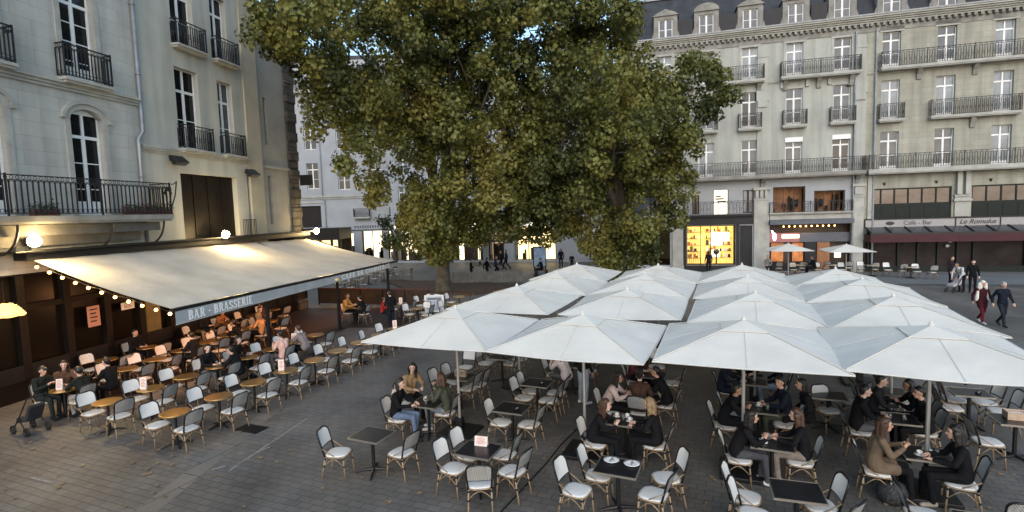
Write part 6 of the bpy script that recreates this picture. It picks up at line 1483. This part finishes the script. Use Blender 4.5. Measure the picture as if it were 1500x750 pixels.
# two women in black
person(at((873,646)), GA+2, 'sit_lean', 'seated woman in black with long wavy brown hair facing right', BLK, BLK, ('long','brown'), fit=1.08, skin=3)
person(at((958,651)), XB-2, 'sit_arms', 'seated blonde woman in black facing left', BLK, BLK, ('long','blond'), fit=1.06, skin=1)
# the group behind them
person(at((893,599)), GA, 'sit_lean', 'seated person in pale pink puffer jacket behind the two women', PINK, BLK, ('long','dark'), fit=1.25)
person(at((937,601)), YF, 'sit_arms', 'seated person in dark brown coat with back to the camera', BRN, BLK, ('bun','dark'), fit=1.2)
person(at((974,592)), XB, 'sit_lean', 'large seated person all in black right of the brown coat', BLK, BLK, ('short','dark'), fit=1.2)
person(at((930,556)), GA-30, 'sit_arms', 'seated woman with reddish hair deep under the middle parasols', (0.10,0.03,0.03), BLK, ('long','auburn'))
person(G(855,592), YF-30, 'stand', 'standing person in black top and pale blue jeans beneath the second parasol', BLK, (0.30,0.36,0.43), ('short','dark'), WS)
person(at((828,556)), XB-20, 'sit_lean', 'seated person in white and pink puffer jacket left of the pale jeans', (0.55,0.47,0.46), GRY, ('bob','brown'), fit=1.25)
# grey trousers table and the crowd behind
person(at((1083,668)), GA+4, 'sit_lean', 'seated woman in black hooded top and grey trousers facing right', BLK, (0.06,0.06,0.065), ('long','dark'), WS, fit=1.16)
person(at((1173,672)), XB-2, 'sit_arms', 'seated woman in black jumper and taupe trousers with white trainers', BLK, (0.23,0.19,0.16), ('long','brown'), (0.6,0.57,0.45), fit=1.1)
person(at((1064,621)), GA, 'sit_lean', 'seated person in black at the left of the crowd table', BLK, BLK, ('short','dark'), fit=1.15)
person(at((1148,614)), XB+15, 'sit_arms', 'seated man in dark jacket with short dark hair facing the camera', NAVY, OLV, ('short','dark'), fit=1.14, yaw=35, skin=0)
person(at((1180,618)), XB+5, 'sit_lap', 'seated person in black leaning behind the jumper woman', BLK, BLK, ('bob','dark'), fit=1.12)
person(at((1061,574)), GA-10, 'sit_arms', 'seated person in navy deep under the third parasol, at left', NAVY, NAVY, ('short','dark'), WS)
person(at((1138,570)), XB, 'sit_lap', 'seated person in dark top and pale blue jeans deep under the third parasol', BLK, (0.24,0.30,0.38), ('short','brown'))
person(at((1094,560)), YB, 'sit_arms', 'seated person facing the camera at the back of the third parasol', BLK, BLK, ('bob','dark'))
# coat table
person(at((1286,688)), GA+2, 'sit_phone', 'seated woman in tan coat with long auburn hair holding a phone', (0.135,0.098,0.066), BLK, ('long','auburn'), fit=1.16, hem=2, yaw=-8)
person(at((1405,705)), XB-2, 'sit_arms', 'seated woman in black with long dark hair at the far right table', BLK, BLK, ('long','dark'), (0.3,0.26,0.22), fit=1.1)
person(at((1347,618)), XB, 'sit_lean', 'seated person in black with dark hair behind the tan coat table', BLK, BLK, ('bob','dark'), fit=1.15)
person(at((1259,629)), GA, 'sit_arms', 'seated person in black facing right left of the tan coat', BLK, GRY, ('short','dark'), fit=1.2)
person(at((1352,634)), XB+10, 'sit_lap', 'seated person in black leaning back beneath the rightmost parasol', BLK, BLK, ('short','dark'), fit=1.12)
person(at((1283,611)), GA-14, 'sit_arms', 'seated person in dark grey behind the auburn hair', (0.03,0.03,0.034), BLK, ('bun','dark'), fit=1.1)
# brasserie terrace
TC = lambda s, n: LT(s, n)
person(TC(-1.14,-3.0), R0-84, 'sit_phone', 'seated man in black jacket and cap at the left end of the terrace', (0.022,0.028,0.026), (0.03,0.035,0.035), ('cap','black'), fit=1.2, skin=0)
person(TC(-0.6,-2.95), R0-110, 'sit_arms', 'seated woman in brown fur collared coat facing the camera, left end of terrace', (0.12,0.07,0.045), BLK, ('long','dark'), fit=1.2, yaw=-15)
person(TC(-1.0,-1.85), R0+92, 'sit_lean', 'seated person in dark green coat with back to the square, left end', (0.018,0.022,0.018), (0.3,0.29,0.27), ('cap','black'), fit=1.28)
person(TC(-0.25,-1.9), R0+100, 'sit_arms', 'seated person in black beside the dark green coat', BLK, BLK, ('short','dark'), fit=1.15)
person(TC(-1.7,-4.2), R0-90, 'stand', 'standing person in black inside the brasserie front at far left', BLK, BLK, ('short','dark'))
pk = lambda k: T2p + RD*(1.0*k)
person(pk(3)-RX*0.45, R0-88, 'sit_arms', 'seated woman in black at the fourth inner row table, facing the square', BLK, GRY, ('bob','dark'), fit=1.12, yaw=-25)
person(pk(3)+RX*0.50+RD*0.25, R0+110, 'sit_lean', 'seated man in black leaning over the fourth inner row table', BLK, BLK, ('short','dark'), fit=1.2)
person(pk(4)-RX*0.42, R0-70, 'sit_arms', 'seated person in dark jacket at the fifth inner row table', (0.02,0.016,0.015), BLK, ('bob','dark'), fit=1.15)
person(pk(5)+RX*0.45, R0+85, 'sit_phone', 'seated person in pale pink hooded top on the terrace', (0.58,0.37,0.31), GRY, ('short','dark'), fit=1.28)
person(pk(6)+RX*0.38, R0+95, 'sit_lean', 'seated person in grey jacket bent over the seventh inner row table', (0.22,0.19,0.18), BLK, ('short','brown'), fit=1.18)
person(TC(4.9,-3.3), R0-80, 'stand_hold', 'waiter in black shirt and apron standing beneath the awning', BLK, (0.25,0.17,0.11), ('short','brown'), hem=1)
person(TC(6.2,-1.98), R0+110, 'sit_arms', 'seated woman with long blond hair and orange top beneath the awning', (0.50,0.27,0.12), BLK, ('long','blond'), fit=1.14)
person(TC(5.0,-2.0), R0+120, 'sit_lean', 'seated person in dark top left of the blond woman beneath the awning', BLK, BLK, ('bun','dark'))
person(TC(7.4,-2.9), R0-90, 'sit_arms', 'seated person in brown at the far table beneath the awning', BRN, BLK, ('short','dark'))
person(TC(10.75,-0.75), R0-80, 'sit_arms', 'seated woman in orange blouse at the far end of the terrace', (0.55,0.27,0.08), BLK, ('bob','auburn'), fit=1.2, yaw=-20)
person(TC(10.5,0.25), R0+100, 'sit_lean', 'seated person in black facing the orange blouse', BLK, BLK, ('short','dark'))
person(TC(10.9,1.0), R0-60, 'sit_arms', 'seated child in a red jacket at the far end of the terrace', RED, BLK, ('short','brown'), scale=0.85)
person(TC(8.9,2.25), R0+60, 'stand_hold', 'waiter all in black standing at the far corner of the terrace', BLK, NAVY, ('short','dark'), fit=1.12, scale=1.03)
person(TC(3.04,-4.5), R0-82, 'sit_arms', 'seated man in dark shirt against the brasserie wall, nearest of three', BLK, BLK, ('short','dark'))
person(TC(7.04,-4.5), R0-82, 'sit_lean', 'seated person in orange jumper against the brasserie wall', (0.30,0.13,0.05), BLK, ('bob','brown'))
person(TC(8.64,-3.6), R0+98, 'sit_arms', 'seated person in brown coat facing the brasserie wall', BRN, BLK, ('bun','dark'))
person(TC(2.8,-1.98), R0+100, 'sit_arms', 'seated person in black with back to the square beneath the awning', BLK, BLK, ('short','dark'), fit=1.15)
# walkers and far figures
person(G(1437,474), -100, 'walk', 'woman in white headscarf and dark red robe walking towards the camera', (0.05,0.012,0.016), (0.10,0.012,0.02), ('scarf','white'), (0.5,0.48,0.45), fit=1.14, hem=2, scale=0.98)
person(G(1467,479), -98, 'walk', 'man in navy jacket with grey cropped hair walking towards the camera', NAVY, (0.025,0.03,0.04), ('short','grey'), fit=1.14, skin=1)
person(G(1408,428), -160, 'bend', 'person in black and white bending over a pushchair before the pub', (0.45,0.45,0.47), BLK, ('short','dark'))
person(G(1424,429), -120, 'stand', 'person all in black standing before the pub doors', BLK, BLK, ('short','dark'))
person(G(1392,420), -60, 'stand', 'person in dark coat at the left of the pub group', (0.03,0.02,0.025), BLK, ('bob','dark'))
t = thing('pushchair', 'small pushchair with pale seat before the pub', 'pushchair', G(1398,428), rad(100))
for x, y in ((-0.2,0.3),(0.2,0.3),(-0.22,-0.25),(0.22,-0.25)):
    q = MB(); q.tube([(x, y+0.09*math.cos(a), 0.10+0.09*math.sin(a)) for a in np.linspace(0,2*math.pi,11)[:-1]], 0.025, 5, closed=True); q.build('wheel', M['black_metal'], t)
q = MB()
for s in (-1,1): q.tube([(s*0.2,0.3,0.1),(s*0.2,0.0,0.45),(s*0.2,-0.4,1.0)],0.016,6); q.tube([(s*0.22,-0.25,0.1),(s*0.2,0.05,0.45)],0.016,6)
q.build('frame', M['black_metal'], t)
q = MB(); q.prism([(0.3,0.3),(0.28,0.45),(-0.1,0.5),(-0.32,0.95),(-0.4,0.9),(-0.16,0.38)], lambda y,z:(-0.19,y,z), lambda y,z:(0.19,y,z)); bevel(q.build('seat', pbr('pale_cloth', (0.35,0.33,0.34), 0.8), t), 0.03)
FARP = [((691,414),10,'stand_hold','dark figure standing at the grey fence, left of three',BLK,('short','dark')),((714,412),-20,'walk','dark figure walking behind the grey fence',BLK,('bob','dark')),((727,408),10,'walk','dark figure carrying a bag right of the walking figure',(0.03,0.03,0.05),('short','brown')),
 ((735,396),180,'walk','far figure walking past the black parasol',BLK,('short','dark')),((742,395),190,'walk','far figure in dark grey right of the black parasol',(0.03,0.03,0.035),('bob','dark')),
 ((822,394),-90,'stand','dark figure standing in front of the glowing shop doors',BLK,('long','dark')),((838,396),-80,'stand','child standing before the glowing shop doors',BLK,('short','brown')),
 ((1038,402),90,'stand','dark figure looking at the yellow lit shop window',BLK,('bob','dark')),
 ((519,372),90,'stand','far dark figure before the lit shops, leftmost of four',BLK,('short','dark')),((533,374),70,'walk','far dark figure before the lit shops, second of four',BLK,('bob','dark')),((557,376),95,'stand','far figure in brown before the lit shops, third of four',BRN,('bob','brown')),((575,378),80,'walk','far dark figure before the lit shops, rightmost of four',BLK,('short','dark'))]
for uv, dg_, ps, lab, tp, hr in FARP: person(G(*uv), dg_, ps, lab, tp, BLK, hr, scale=0.8 if 'child' in lab else 1.0)
person(G(793,404)+Vector((0,0,0)), 200, 'sit_arms', 'dark figure seated beside the blue advert stand', BLK, BLK, ('short','dark'))
t = thing('bench', 'small wooden stool bench under the figure beside the advert stand', 'bench', G(793,404), rad(20)); q = MB(); q.box(-0.5,-0.2,0.40,0.5,0.18,0.455); bevel(q.build('seat', M['brown_wood'], t), 0.01)
for x in (-0.42,0.42):
    q = MB(); q.box(x-0.04,-0.18,0,x+0.04,0.16,0.40); q.build('leg', M['black_metal'], t)
person(BW(-3.9,-2.3,0), math.degrees(AB)+180, 'sit_arms', 'dark figure seated at the far cafe terrace', BLK, BLK, ('short','dark'))
person(BW(-6.6,-1.6,0), math.degrees(AB)-90, 'sit_lap', 'figure in pale grey seated by the pilaster of the far cafe', (0.3,0.29,0.28), BLK, ('short','grey'))
print('chairs', NCH[0], 'people', NP[0])
